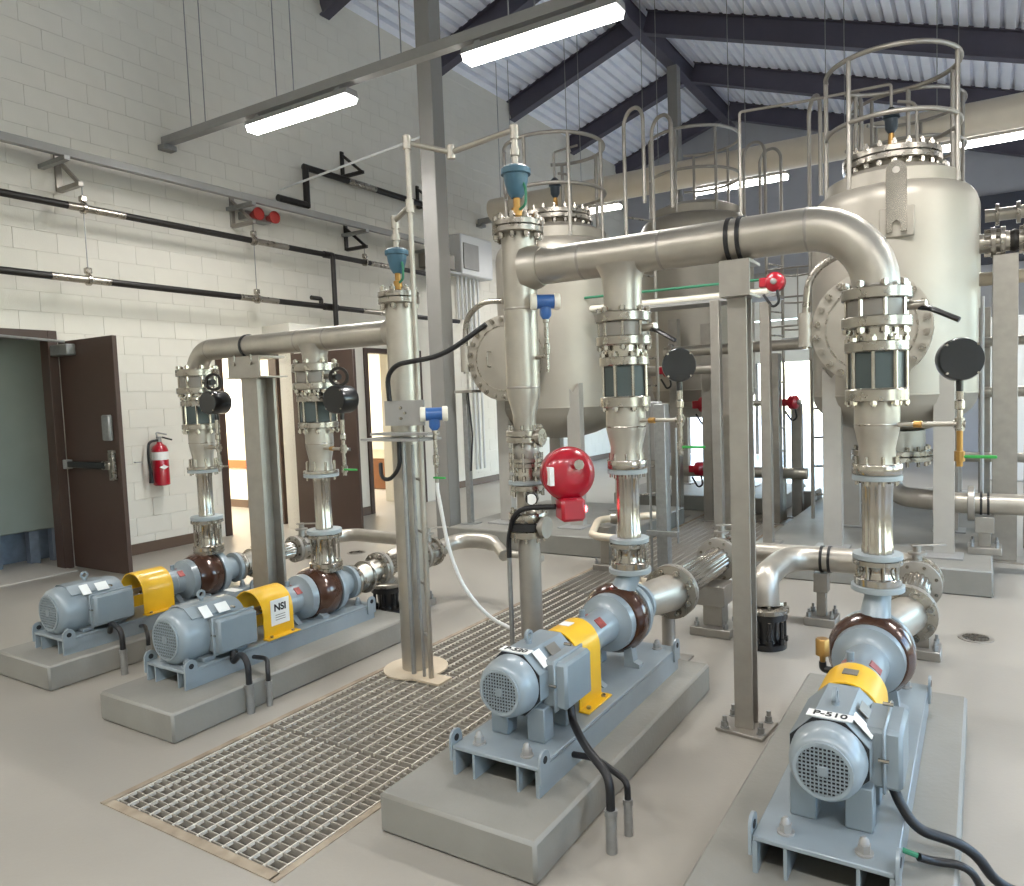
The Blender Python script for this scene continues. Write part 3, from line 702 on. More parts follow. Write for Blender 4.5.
# pressure gauges seen from behind, with their little valve trees
def gauge(i, X, Y, z, zt, d, lever, label, r=.085, dp=.055):
    t = thing('pressure_gauge', label, 'gauge', (X, Y, zt))
    d = Vector(d).normalized()
    c = Vector((X, Y, z))
    cs = part('case', MB().lathe(c-d*dp/2, d, [(0, r*.94), (.006, r), (dp-.008, r), (dp, r*.95)], 40), BLKM, t)
    u, v = frame(d)
    for k in range(4):
        a = PI/4+k*PI/2; q = c+d*(dp/2)+(u*math.cos(a)+v*math.sin(a))*r*.93
        part('screw', MB().cyl(q-d*.004, q+d*.005, .005, n=8), SSB, cs)
    part('neck', MB().cyl((X, Y, z-r-.04), (X, Y, z-r+.01), .014, n=10), BLKM, t)
    part('siphon', MB().lathe((X, Y, zt+.06), Z_, [(0, .011), (.04, .011), (.045, .018), (.075, .018), (.08, .013), (z-r-.04-zt-.06, .015)], 12), SSB, t)
    rx = {1: PX[1], 2: -3.665, 3: -1.51, 4: -.375}[i]
    part('tee', MB().cyl((X, Y, zt+.02), (X, Y, zt+.07), .018, n=10).cyl((X-.022, Y, zt+.045), (X+.02, Y, zt+.045), .016, n=10), SSF, t)
    part('nipple', MB().cyl((rx+.07, 3.27, zt+.045), (X-.01, Y, zt+.045), .010, n=10), SS, t)
    part('brass_joint', MB().cyl((rx+.14, 3.26, zt+.045), (rx+.17, 3.255, zt+.045), .014, n=8), BRASS, t)
    part('drain_leg', MB().cyl((X, Y, zt-.12), (X, Y, zt+.03), .012, n=10).cyl((X, Y, zt-.10), (X, Y, zt-.06), .019, n=8), SSF if i != 4 else BRASS, t)
    part('drain_lever', MB().box((X+.07, Y-.02, zt-.08), (.11, .012, .012), .003), lever, t, label='green drain lever' if lever == GREENH else None)
gauge(4, -.075, 3.26, 1.685, 1.39, (.35, -1, .05), GREENH, 'large black round gauge beside the right pump riser, right edge', .083)
gauge(3, -1.215, 3.26, 1.72, 1.42, (.45, -1, .02), GREENH, 'black round gauge beside the middle pump riser and strut', .078)
gauge(2, -3.39, 3.24, 1.62, 1.27, (.1, -1, 0), GREENH, 'black barrel gauge on the second riser from the left', .085, .14)
gauge(1, PX[1]+.30, 3.22, 1.63, 1.27, (.1, -1, 0), SSF, 'black barrel gauge on the leftmost pump riser', .08, .14)

# ------------------------------------------------------------------ discharge headers and their posts
def tee_skirt(mb, x, y, zc, rh, rb, zlow):
    mb.lathe((x, y, zlow), Z_, [(0, rb), ((zc-rh)*.0+.10, rb), (zc-rh*1.25-zlow, rb*1.05), (zc-rh*.9-zlow, rb*1.18), (zc-rh*.55-zlow, rb*1.4)], 32)
def header(label, xl, xr, xt, Y, z, r, ztee, rb, zbr, zer, er):
    t = thing('discharge_header', label, 'pipe', ((xl+xr)/2, Y, z), None)
    return t
# right header: middle pipe stand -> tee over pump 3 -> elbow down to pump 4
HY = 3.3; z = 2.265; rh = .092
t = thing('discharge_header', 'thick stainless header pipe spanning from the middle riser to the right elbow', 'pipe', (-1.2, HY, z))
ex = -.375; R = .27
pts = [(-2.0, HY, z), (ex-R, HY, z)]
arc = [(ex-R+R*math.sin(a*PI/16), HY, z-R+R*math.cos(a*PI/16)) for a in range(1, 9)]
part('pipe', MB().cyl((-2.02, HY, z), (ex-R, HY, z), rh, n=40), SS, t)
part('elbow', MB().tube([(ex-R-.01, HY, z)]+[(ex-R, HY, z)]+arc+[(ex, HY, z-R-.012)], rh, 40), SS, t)
part('elbow_tail', MB().cyl((ex, HY, z-R), (ex, HY, 1.995), rh*.97, n=40), SSB, t)
m = MB(); tee_skirt(m, -1.51, HY, z, rh, .092, 1.995); part('tee_branch', m, SS, t)
for x in (-1.72, -1.30, ex-R-.0): part('weld_seam', MB().lathe((x, HY, z), X_, [(0, rh), (.003, rh*1.012), (.011, rh*1.012), (.014, rh)], 40), SSD, t)
part('weld_seam', MB().lathe((ex, HY, z-R-.004), Z_, [(0, rh), (.003, rh*1.012), (.009, rh*1.012), (.012, rh)], 40), SSD, t)
# left header: left pipe stand -> tee over pump 2 -> elbow down to pump 1
z = 2.005; rh = .072; ex = PX[1]; R = .17
t = thing('discharge_header', 'slimmer stainless header pipe over the two left pumps', 'pipe', (-3.9, HY, z))
part('pipe', MB().cyl((ex+R, HY, z), (-2.98, HY, z), rh, n=32), SS, t)
arc = [(ex+R-R*math.sin(a*PI/16), HY, z-R+R*math.cos(a*PI/16)) for a in range(1, 9)]
part('elbow', MB().tube([(ex+R+.01, HY, z), (ex+R, HY, z)]+arc+[(ex, HY, z-R-.01)], rh, 32), SS, t)
part('elbow_tail', MB().cyl((ex, HY, z-R), (ex, HY, 1.872), rh*1.05, n=32), SSB, t)
m = MB(); m.lathe((-3.665, HY, 1.856), Z_, [(0, .078), (.05, .078), (.09, .088), (.12, .1)], 32); part('tee_branch', m, SS, t)
for x in (ex+R, -3.795, -3.535): part('weld_seam', MB().lathe((x, HY, z), X_, [(0, rh), (.003, rh*1.015), (.01, rh*1.015), (.013, rh)], 32), SSD, t)

def clamp(name, label, x, y, z, r, two=True):
    t = thing(name, label, 'clamp', (x, y, z), None)
    for k, dx in enumerate((-.025, .025) if two else (0,)):
        part('strap', MB().ring((x+dx-.009, y, z), X_, r+.001, r+.008, .018, 36), BLK, t)
    return t
clamp('pipe_clamp', 'black double strap clamp on the right header above its strut', -.945, HY, 2.265, .092)
clamp('pipe_clamp', 'black strap clamp on the left header above its post', -4.30, HY, 2.005, .072, False)
# post under the right header
t = thing('support_post', 'grey steel strut post with bolted foot plate under the right header', 'post', (-.975, 3.36, 0), None)
part('shaft', MB().hbeam((-.955, 3.36, .012), (-.955, 3.36, 2.03), .10, .085, .01, .012, up=(0, 1, 0)), SSD, t, ang=20)
part('foot_plate', MB().box((-.955, 3.36, .008), (.23, .21, .016), .003, Matrix.Rotation(-.1, 3, 'Z')), SSD, t)
for a, b in ((-.085, -.07), (.085, -.07), (-.085, .07), (.085, .07)):
    part('anchor_bolt', MB().cyl((-.955+a, 3.36+b, .016), (-.955+a, 3.36+b, .02), .022, n=14).cyl((-.955+a, 3.36+b, .02), (-.955+a, 3.36+b, .045), .016, n=6).cyl((-.955+a, 3.36+b, .045), (-.955+a, 3.36+b, .07), .010, n=10), GALV, t)
br = part('saddle_bracket', MB().bb(-1.01, -.875, 3.235, 3.245, 2.02, 2.155).bb(-1.01, -.875, 3.235, 3.42, 2.155, 2.168).bb(-1.01, -1.00, 3.245, 3.42, 2.02, 2.155).bb(-1.01, -.875, 3.235, 3.42, 2.01, 2.02), SSD, t)
# post under the left header
t = thing('support_post', 'broad stainless channel post under the left header, between the left pumps', 'post', (-4.25, 3.3, 0), None)
part('shaft', MB().hbeam((-4.25, 3.32, .015), (-4.25, 3.32, 1.80), .15, .16, .02, .02, up=(0, 1, 0)), SSD, t, ang=20)
part('foot_plate', MB().bb(-4.4, -4.1, 3.18, 3.46, 0, .015, .003), SSD, t)
part('saddle_bracket', MB().bb(-4.41, -4.09, 3.21, 3.22, 1.79, 1.92).bb(-4.41, -4.09, 3.21, 3.42, 1.915, 1.93).bb(-4.43, -4.07, 3.19, 3.42, 1.785, 1.795), SSD, t)
for x in (-4.34, -4.17): part('bracket_bolt', MB().cyl((x, 3.2, 1.88), (x, 3.215, 1.88), .012, n=6).cyl((x, 3.21, 1.90), (x, 3.21, 1.94), .008, n=8), SSF, t)

# left stand pipe
LX, LY = -2.905, 3.26
t = thing('stand_pipe', 'tall stainless stand pipe through the grating at the left header end', 'pipe', (LX, LY, 0))
part('pipe', MB().cyl((LX, LY, -.35), (LX, LY, 2.16), .08, n=36), SS, t)
part('collar_plate', MB().cyl((LX, LY, .005), (LX, LY, .014), .19, n=40), CREAM, t)
part('tee_collar', MB().lathe((LX-.04, LY+.035, 2.005), -X_, [(0, .095), (.05, .09), (.08, .075)], 28), SS, t)
m = MB(); flange(m, (LX, LY, 2.155), Z_, .118, .032); part('flange', m, SSF, t)
m = MB(); flange(m, (LX, LY, 2.191), Z_, .118, .032); part('blind_flange', m, SSF, t)
part('flange_bolts', MB().bolts((LX, LY, 2.19), Z_, .098, 8, .13, .010), SSB, t, 'stuff')
part('flange_nuts', MB().bolts((LX, LY, 2.14), Z_, .098, 8, .02, .017).bolts((LX, LY, 2.235), Z_, .098, 8, .02, .017), SSB, t, 'stuff')
# middle stand pipe
MX, MY = -2.10, 3.3
t = thing('stand_pipe', 'thick stainless stand pipe through the grating at the right header end', 'pipe', (MX, MY, 0))
part('lower_pipe', MB().cyl((MX, MY, -.35), (MX, MY, .85), .060, n=32), SSD, t)
part('collar_plate', MB().cyl((MX, MY, .005), (MX, MY, .014), .18, n=40), CREAM, t)
part('upper_pipe', MB().lathe((MX, MY, 1.42), Z_, [(0, .060), (.08, .062), (.18, .086), (.22, .089), (1.03, .089)], 40), SS, t)
part('tee_collar', MB().lathe((MX+.05, MY, 2.265), X_, [(0, .115), (.05, .112), (.1, .096)], 36), SS, t)
for zz in (1.64, 2.05): part('weld_seam', MB().lathe((MX, MY, zz), Z_, [(0, .089), (.003, .0905), (.01, .0905), (.013, .089)], 40), SSD, t)
m = MB(); flange(m, (MX, MY, 2.445), Z_, .135, .03); part('flange', m, SSF, t)
m = MB(); flange(m, (MX, MY, 2.479), Z_, .135, .03); part('blind_flange', m, SSF, t)
part('flange_bolts', MB().bolts((MX, MY, 2.477), Z_, .113, 10, .13, .011), SSB, t, 'stuff')
part('flange_nuts', MB().bolts((MX, MY, 2.43), Z_, .113, 10, .02, .018).bolts((MX, MY, 2.522), Z_, .113, 10, .02, .018), SSB, t, 'stuff')
t = thing('control_valve', 'flanged control valve assembly on the middle stand pipe', 'valve', (MX, MY, .80))
for a, r, h, mt in ((.85, .105, .035, SSF), (.888, .104, .042, BLK), (.933, .104, .05, SSF), (1.10, .095, .03, SSF), (1.133, .098, .02, GASK), (1.225, .088, .022, SSF), (1.25, .09, .022, SSF), (1.355, .1, .032, SSF), (1.39, .1, .032, SSF)):
    m = MB(); flange(m, (MX, MY, a), Z_, r, h); part('flange', m, mt, t)
part('lower_body', MB().lathe((MX, MY, .983), Z_, [(0, .08), (.02, .056), (.09, .056), (.117, .07)], 28), SS, t)
part('middle_body', MB().lathe((MX, MY, 1.153), Z_, [(0, .068), (.02, .07), (.055, .07), (.072, .066)], 28), SSB, t)
part('upper_body', MB().lathe((MX, MY, 1.272), Z_, [(0, .066), (.03, .072), (.055, .072), (.083, .066)], 28), SSD, t)
for a, b in ((.915, .18), (1.125, .11), (1.25, .1), (1.388, .12)): part('flange_bolts', MB().bolts((MX, MY, a), Z_, .084, 8, b, .009), SSB, t, 'stuff')
part('side_flange', MB().lathe((MX+.08, MY-.03, .91), X_, [(0, .03), (.03, .03), (.032, .058), (.055, .058)], 24), SSD, t)
part('side_nozzle', MB().lathe((MX+.06, MY-.03, 1.385), X_, [(0, .03), (.04, .03), (.042, .045), (.065, .045)], 24), SSF, t)
t = thing('dial_gauge', 'small white dial gauge on the middle stand pipe valve', 'gauge', (MX+.10, MY-.07, 1.0))
part('case', MB().cyl((MX+.09, MY-.09, 1.07), (MX+.10, MY-.12, 1.07), .032, n=24), BLKM, t)
part('dial', MB().cyl((MX+.10, MY-.12, 1.07), (MX+.1005, MY-.1225, 1.07), .028, n=24), WHITE, t)
part('stem', MB().cyl((MX+.04, MY-.05, 1.07), (MX+.095, MY-.1, 1.07), .01, n=8), SSF, t)
# big red actuator
AX, AY, AZ = MX+.29, MY-.06, 1.20
t = thing('valve_actuator', 'big glossy red valve actuator beside the middle stand pipe', 'actuator', (AX, AY, AZ-.25))
rot = Matrix.Rotation(.80, 3, 'Z')
da = rot @ Vector((1, 0, 0))
dd = rot @ Vector((0, -1, 0))
part('housing', MB().lathe(Vector((AX, AY, AZ))-dd*.07, dd, [(-.045, .05), (-.04, .11), (-.01, .13), (.09, .134), (.115, .125), (.145, .08), (.15, .03)], 40), RED, t)
part('housing_rib', MB().lathe(Vector((AX, AY, AZ))-dd*.015, dd, [(0, .133), (.004, .139), (.02, .139), (.024, .133)], 40), RED, t)
part('lower_housing', MB().box((AX+.01, AY-.01, AZ-.175), (.125, .13, .12), .015, rot), RED, t)
part('pilot_lamp', MB().cyl(Vector((AX, AY, AZ-.17))+da*.06-V(0, 0, .01)+dd*.03, Vector((AX, AY, AZ-.17))+da*.08-V(0, 0, .01)+dd*.03, .016, n=14), REDLED, t, label='glowing red pilot lamp')
cs_ = Vector((AX+.045, AY+.03, AZ+.055)); part('cap_screw', MB().cyl(cs_+V(.05, -.09, 0)*.6, cs_+V(.05, -.09, 0)*1.12, .026, n=8), SSB, t)
part('label', MB().box(Vector((AX, AY, AZ))-da*.112+dd*.048, (.022, .09, .09), 0, rot), WHITE, t)
part('drive_shaft', MB().cyl((MX+.05, MY, 1.19), (AX-.05, AY+.01, 1.19), .03, n=14), SSD, t)
single('actuator_cable', MB().tube([(MX-.085, MY-.07, .74), (MX-.085, MY-.07, .84), (MX-.0, MY-.13, 1.02), (AX-.06, AY-.04, AZ-.165)], .014, 10, .12), BLK, 'black cable arching to the big red actuator', 'cable')
single('conduit', MB().cyl((MX-.085, MY-.07, .0), (MX-.085, MY-.07, .74), .013, n=10), GALV, 'grey conduit running up the lower middle stand pipe', 'conduit')

# air relief valves on the stand pipes with their vent line
def relief(x, y, z, s, label, ztop):
    t = thing('air_relief_valve', label, 'valve', (x, y, z))
    part('brass_nipple', MB().lathe((x, y, z), Z_, [(0, .024*s), (.03*s, .024*s), (.032*s, .032*s), (.075*s, .032*s), (.078*s, .02*s), (.13*s, .02*s)], 10), BRASS, t)
    part('bowl', MB().lathe((x, y, z+.13*s), Z_, [(0, .03*s), (.03*s, .05*s), (.09*s, .065*s), (.125*s, .068*s), (.126*s, .082*s), (.155*s, .082*s), (.17*s, .06*s), (.178*s, .02*s)], 28), ARV, t)
    part('stem', MB().lathe((x, y, z+.305*s), Z_, [(0, .017), (.05*s, .017), (.052*s, .026), (.09*s, .026), (.092*s, .017), (ztop-z-.305*s, .017)], 12), SS, t)
    part('bleed_hose', MB().tube([(x+.03, y-.02, z+.06*s), (x+.07*s, y-.02, z+.08*s), (x+.075*s, y-.02, z+.16*s), (x+.055*s, y-.01, z+.2*s)], .007, 8, .03), GREENL, t, label='green bleed hose')
relief(LX, LY, 2.225, .82, 'blue air relief valve on top of the left stand pipe', 2.62)
relief(MX, MY, 2.51, .95, 'blue air relief valve on top of the middle stand pipe', 2.96)
t = thing('vent_line', 'thin beige vent pipe rising from the grating and branching to both relief valves', 'pipe', (-2.70, 3.16, 0))
vx, vy = -2.705, 3.16
part('riser', MB().cyl((vx, vy, .0), (vx, vy, 3.0), .015, n=12), SS, t)
part('foot_plate', MB().bb(vx-.1, vx+.1, vy-.06, vy+.06, .005, .016), CREAM, t)
part('upper_branch', MB().tube([(vx, vy, 3.0), (-2.50, 3.28, 2.94), (MX, MY, 2.985)], .015, 12, .02), SS, t)
part('lower_branch', MB().tube([(vx, vy, 2.66), (LX, LY, 2.63)], .015, 12), SS, t)
for q in ((vx, vy, 3.0), (vx, vy, 2.66), (-2.50, 3.28, 2.94), (MX, MY, 2.97), (LX, LY, 2.62)): part('elbow', MB().cyl((q[0], q[1], q[2]-.035), (q[0], q[1], q[2]+.035), .024, n=10), SS, t)
for zz in (.25, .55, .85, 1.15): part('standoff', MB().cyl((LX+.07, LY-.02, zz), (vx, vy, zz), .008, n=8), SSD, t)
part('second_riser', MB().tube([(vx-.05, vy, .0), (vx-.05, vy, .25), (vx-.07, vy+.01, .45), (vx-.07, vy+.01, 1.35)], .010, 10, .1), GALV, t)
# transmitter on the left stand pipe
def transmitter(x, y, z, label, d, tail):
    t = thing('pressure_transmitter', label, 'transmitter', (x, y, z-.1)); d = Vector(d).normalized()
    c = Vector((x, y, z))
    part('housing', MB().lathe(c-d*.045, d, [(0, .036), (.09, .036)], 24), BLUE, t)
    part('end_cap', MB().lathe(c-d*.075, d, [(0, .038), (.006, .042), (.028, .042), (.03, .036)], 24), PLASTER, t, label='off-white end cap')
    part('end_cap', MB().lathe(c+d*.045, d, [(0, .036), (.002, .042), (.026, .042), (.03, .038)], 24), PLASTER, t, label='off-white end cap')
    part('neck', MB().lathe((x, y, z-.09), Z_, [(0, .016), (.02, .03), (.06, .03), (.065, .02)], 14), BLUE, t)
    part('manifold', MB().lathe((x, y, z-tail), Z_, [(0, .010), (tail*.25, .010), (tail*.26, .017), (tail*.4, .017), (tail*.41, .012), (tail*.7, .012), (tail*.71, .018), (tail-.09, .018)], 12), SSF, t)
    return t
q = transmitter(-2.60, 3.16, 1.52, 'blue pressure transmitter bracketed to the left stand pipe', (-.8, -.6, 0), .38)
part('bracket', MB().bb(LX-.02, -2.64, 3.12, 3.13, 1.46, 1.60).bb(LX-.12, -2.60, 3.10, 3.20, 1.405, 1.42).bb(LX-.16, -2.62, 3.06, 3.24, 1.375, 1.39), GREYP, q)
for a, b in ((-2.80, 1.56), (-2.77, 1.53), (-2.80, 1.50)): part('bracket_bolt', MB().cyl((a, 3.108, b), (a, 3.12, b), .008, n=8), SSB, q)
single('signal_cable', MB().tube([(LX+.03, 3.11, 1.60), (LX+.03, 3.10, 1.74), (LX+.12, 3.08, 1.80), (-2.45, 3.08, 1.83), (-2.22, 3.15, 1.98)], .014, 10, .12), BLK, 'black cable looping from the left stand pipe to the middle stand pipe', 'cable')
single('signal_cable', MB().tube([(LX+.075, 3.12, 1.37), (LX+.075, 3.12, 1.22), (LX+.0, 3.11, 1.15), (LX-.07, 3.12, 1.16), (LX-.10, 3.15, 1.24)], .012, 10, .06), BLK, 'short black cable loop low on the left stand pipe', 'cable')
single('conduit', MB().cyl((LX+.09, 3.14, .03), (LX+.09, 3.14, 1.37), .014, n=10), GALV, 'grey conduit running up the left stand pipe', 'conduit')
single('drain_tube', MB().tube([(-2.60, 3.16, 1.14), (-2.60, 3.16, 1.10), (-2.57, 3.2, .75), (-2.52, 3.26, .52), (-2.42, 3.36, .34), (-2.32, 3.45, .26)], .011, 10, .12), TUBEW, 'white drain tube drooping from the left transmitter over the grating', 'tube')
part('valve_lever', MB().box((-2.565, 3.14, 1.17), (.08, .01, .01)), GREENH, q)
q = transmitter(MX+.17, MY-.03, 2.08, 'blue pressure transmitter hanging beside the top of the middle stand pipe', (-.8, -.6, 0), .36)
part('arm', MB().cyl((MX+.09, MY, 2.085), (MX+.12, MY-.02, 2.085), .010, n=8), SSF, q)
part('impulse_line', MB().cyl((MX+.08, MY, 1.80), (MX+.17, MY-.03, 1.80), .010, n=8), SSF, q)

# ------------------------------------------------------------------ suction side piping
def suction(i, X, z, y0, yfl, y1, rr, rfl, rfx, label):
    w = WHO[i]
    t = thing('suction_reducer', 'stainless suction reducer behind '+w, 'reducer', (X, y0, z-.1), 'suction reducers')
    X0, z0 = PX[i], ZS[i]
    part('cone', MB().tube([(X0, y0, z0), (X0, y0+.05, z0), ((X0+X)/2, (y0+yfl)/2, (z0+z)/2), (X, yfl-.03, z), (X, yfl, z)], lambda q: .075+(rr-.075)*min(1, max(0, (q-.2)/.4)), 28), SS, t)
    m = MB(); flange(m, (X, yfl-.03, z), Y_, rfl, .028); part('flange', m, SSF, t)
    t = thing('flex_connector', 'horizontal braided flex connector on the suction of '+w, 'connector', (X, (yfl+y1)/2, z-rfl), 'horizontal flex connectors')
    m = MB(); flange(m, (X, yfl, z), Y_, rfl, .028); part('flange', m, SSD, t)
    part('flange_bolts', MB().bolts((X, yfl, z), Y_, rfl*.82, 8, .13, .010), SSB, t, 'stuff')
    part('flange_nuts', MB().bolts((X, yfl+.04, z), Y_, rfl*.82, 8, .02, .017).bolts((X, yfl-.045, z), Y_, rfl*.82, 8, .02, .017), SSB, t, 'stuff')
    L = y1-yfl-.03
    part('braided_hose', MB().lathe((X, yfl+.028, z), Y_, [(0, rfx*1.04), (.04, rfx*1.04), (.045, rfx), (L-.045, rfx), (L-.04, rfx*1.04), (L, rfx*1.04)], 64, rf=lambda k, r: r*(1, 1.04, 1, .93)[k % 4]), SSB, t, ang=60)
    m = MB(); flange(m, (X, y1, z), Y_, rfl*.95, .028); part('flange', m, SSD, t)
    t = thing('gate_valve', 'flanged suction valve with a hand lever behind '+w, 'valve', (X, y1+.1, z-rfl), 'suction valves')
    m = MB(); flange(m, (X, y1+.032, z), Y_, rfl*.95, .03); part('flange', m, SSF, t)
    part('body', MB().lathe((X, y1+.062, z), Y_, [(0, rfl*.72), (.04, rfl*.80), (.07, rfl*.72)], 28), SSD, t)
    m = MB(); flange(m, (X, y1+.134, z), Y_, rfl*.95, .03); part('flange', m, SSF, t)
    part('flange_bolts', MB().bolts((X, y1+.09, z), Y_, rfl*.79, 8, .20, .010), SSB, t, 'stuff')
    part('neck', MB().lathe((X, y1+.098, z+rfl*.7), Z_, [(0, .03), (.06, .025), (.062, .05), (.075, .05), (.077, .022), (.12, .022)], 16), SSD, t)
    part('lever', MB().box((X+.06, y1+.12, z+rfl*.7+.115), (.2, .022, .010), .003, Matrix.Rotation(.5, 3, 'Z')), SSD, t)
    return y1+.17
ye3 = suction(3, -1.54, .45, YS[3]+.0, 3.93, 4.78, .105, .155, .085, '')
ye4 = suction(4, -.325, .44, YS[4]+.0, 4.03, 4.62, .095, .145, .078, '')
ye2 = suction(2, -3.65, .43, YS[2]+.0, 3.76, 4.20, .075, .115, .062, '')
ye1 = suction(1, -4.84, .42, YS[1]+.0, 3.72, 4.02, .075, .115, .062, '')
for i, X, z in ((1, PX[1], ZS[1]), (2, PX[2], ZS[2])):
    t = thing('bellows_joint', 'short bellows joint with end flanges on the suction of '+WHO[i], 'joint', (X, YS[i]+.06, z-.1))
    m = MB(); flange(m, (X, YS[i]+.002, z), Y_, .112, .022); part('flange', m, SSF, t)
    m = MB().lathe((X, YS[i]+.03, z), Y_, [(k*.009, .088 if k % 2 else .076) for k in range(11)], 28); part('bellows', m, SSB, t)
    m = MB(); flange(m, (X, YS[i]+.13, z), Y_, .112, .022); part('flange', m, SSF, t)
SZ = .44
t = thing('suction_header', 'stainless suction pipe crossing behind the right pumps and bending to the floor', 'pipe', (-.8, 5.12, SZ))
part('pipe', MB().tube([(-.325, ye4, SZ), (-.325, 5.12, SZ), (-1.15, 5.12, SZ), (-1.17, 4.56, SZ-.02), (-1.15, 4.52, .25)], .082, 28, .24, 8), SS, t)
part('branch', MB().tube([(-1.0, 5.13, SZ+.01), (-1.54, 5.13, SZ+.01), (-1.54, ye3, .45)], .068, 24, .1), SS, t)
m = MB(); flange(m, (-1.15, 4.52, .222), Z_, .135, .03); part('flange', m, SSF, t)
part('flange_bolts', MB().bolts((-1.15, 4.52, .225), Z_, .112, 8, .1, .010), SSB, t, 'stuff')
clamp('pipe_clamp', 'black double strap clamp on the suction pipe behind the right pumps', -.90, 5.12, SZ, .082)
def floor_valve(x, y, h, label):
    t = thing('black_valve', label, 'valve', (x, y, 0))
    part('body', MB().lathe((x, y, 0), Z_, [(0, .12), (.035, .12), (.037, .085), (.07, .075), (h-.07, .08), (h-.04, .085), (h-.038, .125), (h, .125)], 28), BLKP if 0 else BLKM, t)
    part('studs', MB().bolts((x, y, h/2), Z_, .108, 8, h-.01, .012).bolts((x, y, .05), Z_, .108, 8, .03, .022), BLKM, t, 'stuff')
floor_valve(-1.15, 4.52, .22, 'black floor valve under the bend of the suction pipe, behind the right strut')
def pedestal(x, y, h, label, w=.06, bw=.2, z0=0):
    t = thing('pipe_pedestal', label, 'pedestal', (x, y, z0), 'pipe pedestals')
    part('base_block', MB().bb(x-bw/2, x+bw/2, y-bw/2, y+bw/2, z0, z0+.055, .004), SSD, t)
    part('post', MB().bb(x-w/2, x+w/2, y-w/2, y+w/2, z0+.055, h-.10, .003), SSD, t)
    part('saddle', MB().bb(x-w*.75, x+w*.75, y-w*.9, y+w*.7, h-.13, h, .003), SSD, t)
    for a in (-1, 1):
        for b in (-1, 1): part('anchor_bolt', MB().cyl((x+a*bw*.36, y+b*bw*.36, z0+.055), (x+a*bw*.36, y+b*bw*.36, z0+.085), .017, n=6).cyl((x+a*bw*.36, y+b*bw*.36, z0+.085), (x+a*bw*.36, y+b*bw*.36, z0+.11), .009, n=8), GALV, t)
pedestal(-.93, 5.12, SZ-.09, 'small pedestal under the clamped suction pipe behind the right pump')
pedestal(-1.52, 4.66, .33, 'broad pedestal under the horizontal flex connector of the middle pump', .13, .27)
pedestal(-.30, 4.74, .31, 'pedestal under the suction valve of the right pump', .08, .2)
pedestal(-3.78, 4.30, .32, 'pedestal under the suction line of the second pump from the left', .07, .2)
t = thing('pipe_pedestal', 'thin plate with a cone foot under the suction reducer of the middle pump', 'pedestal', (-1.62, 4.02, 0))
part('plate', MB().bb(-1.75, -1.49, 3.90, 4.14, 0, .014, .003), SSD, t)
part('cone', MB().lathe((-1.60, 4.02, .014), Z_, [(0, .07), (.10, .04), (.26, .04)], 20), SSD, t)
# left pumps
t = thing('suction_header', 'stainless suction pipes of the left pumps, bent behind the left stand pipe', 'pipe', (-4.2, 4.6, .43))
part('pipe', MB().tube([(-4.84, ye1, .43), (-4.84, 4.62, .44), (-4.1, 4.62, .44), (-3.9, 4.50, .44)], .056, 24, .18), SS, t)
part('bend', MB().tube([(-3.65, ye2, .43), (-3.65, 4.66, .46), (-3.35, 4.74, .46), (-3.12, 4.55, .40)], lambda q: .062 if q < .8 else .045, 24, .14), SS, t)
part('small_pipe', MB().cyl((-3.16, 4.58, .41), (-2.78, 4.54, .41), .026, n=14), SS, t)
clamp('pipe_clamp', 'black strap clamp on the bent suction pipe left of the stand pipe', -4.12, 4.62, .44, .056, False)
floor_valve(-3.90, 4.10, .20, 'black floor valve behind the second pump from the left')
m = MB(); flange(m, (-3.90, 4.10, .203), Z_, .13, .028); t = thing('valve_flange', 'bright flange with a short stub on the left black floor valve', 'flange', (-3.9, 4.1, .203)); part('flange', m, SSF, t)
part('stub', MB().tube([(-3.9, 4.1, .23), (-3.9, 4.1, .40), (-3.9, 4.3, .44)], .055, 20, .1), SS, t)

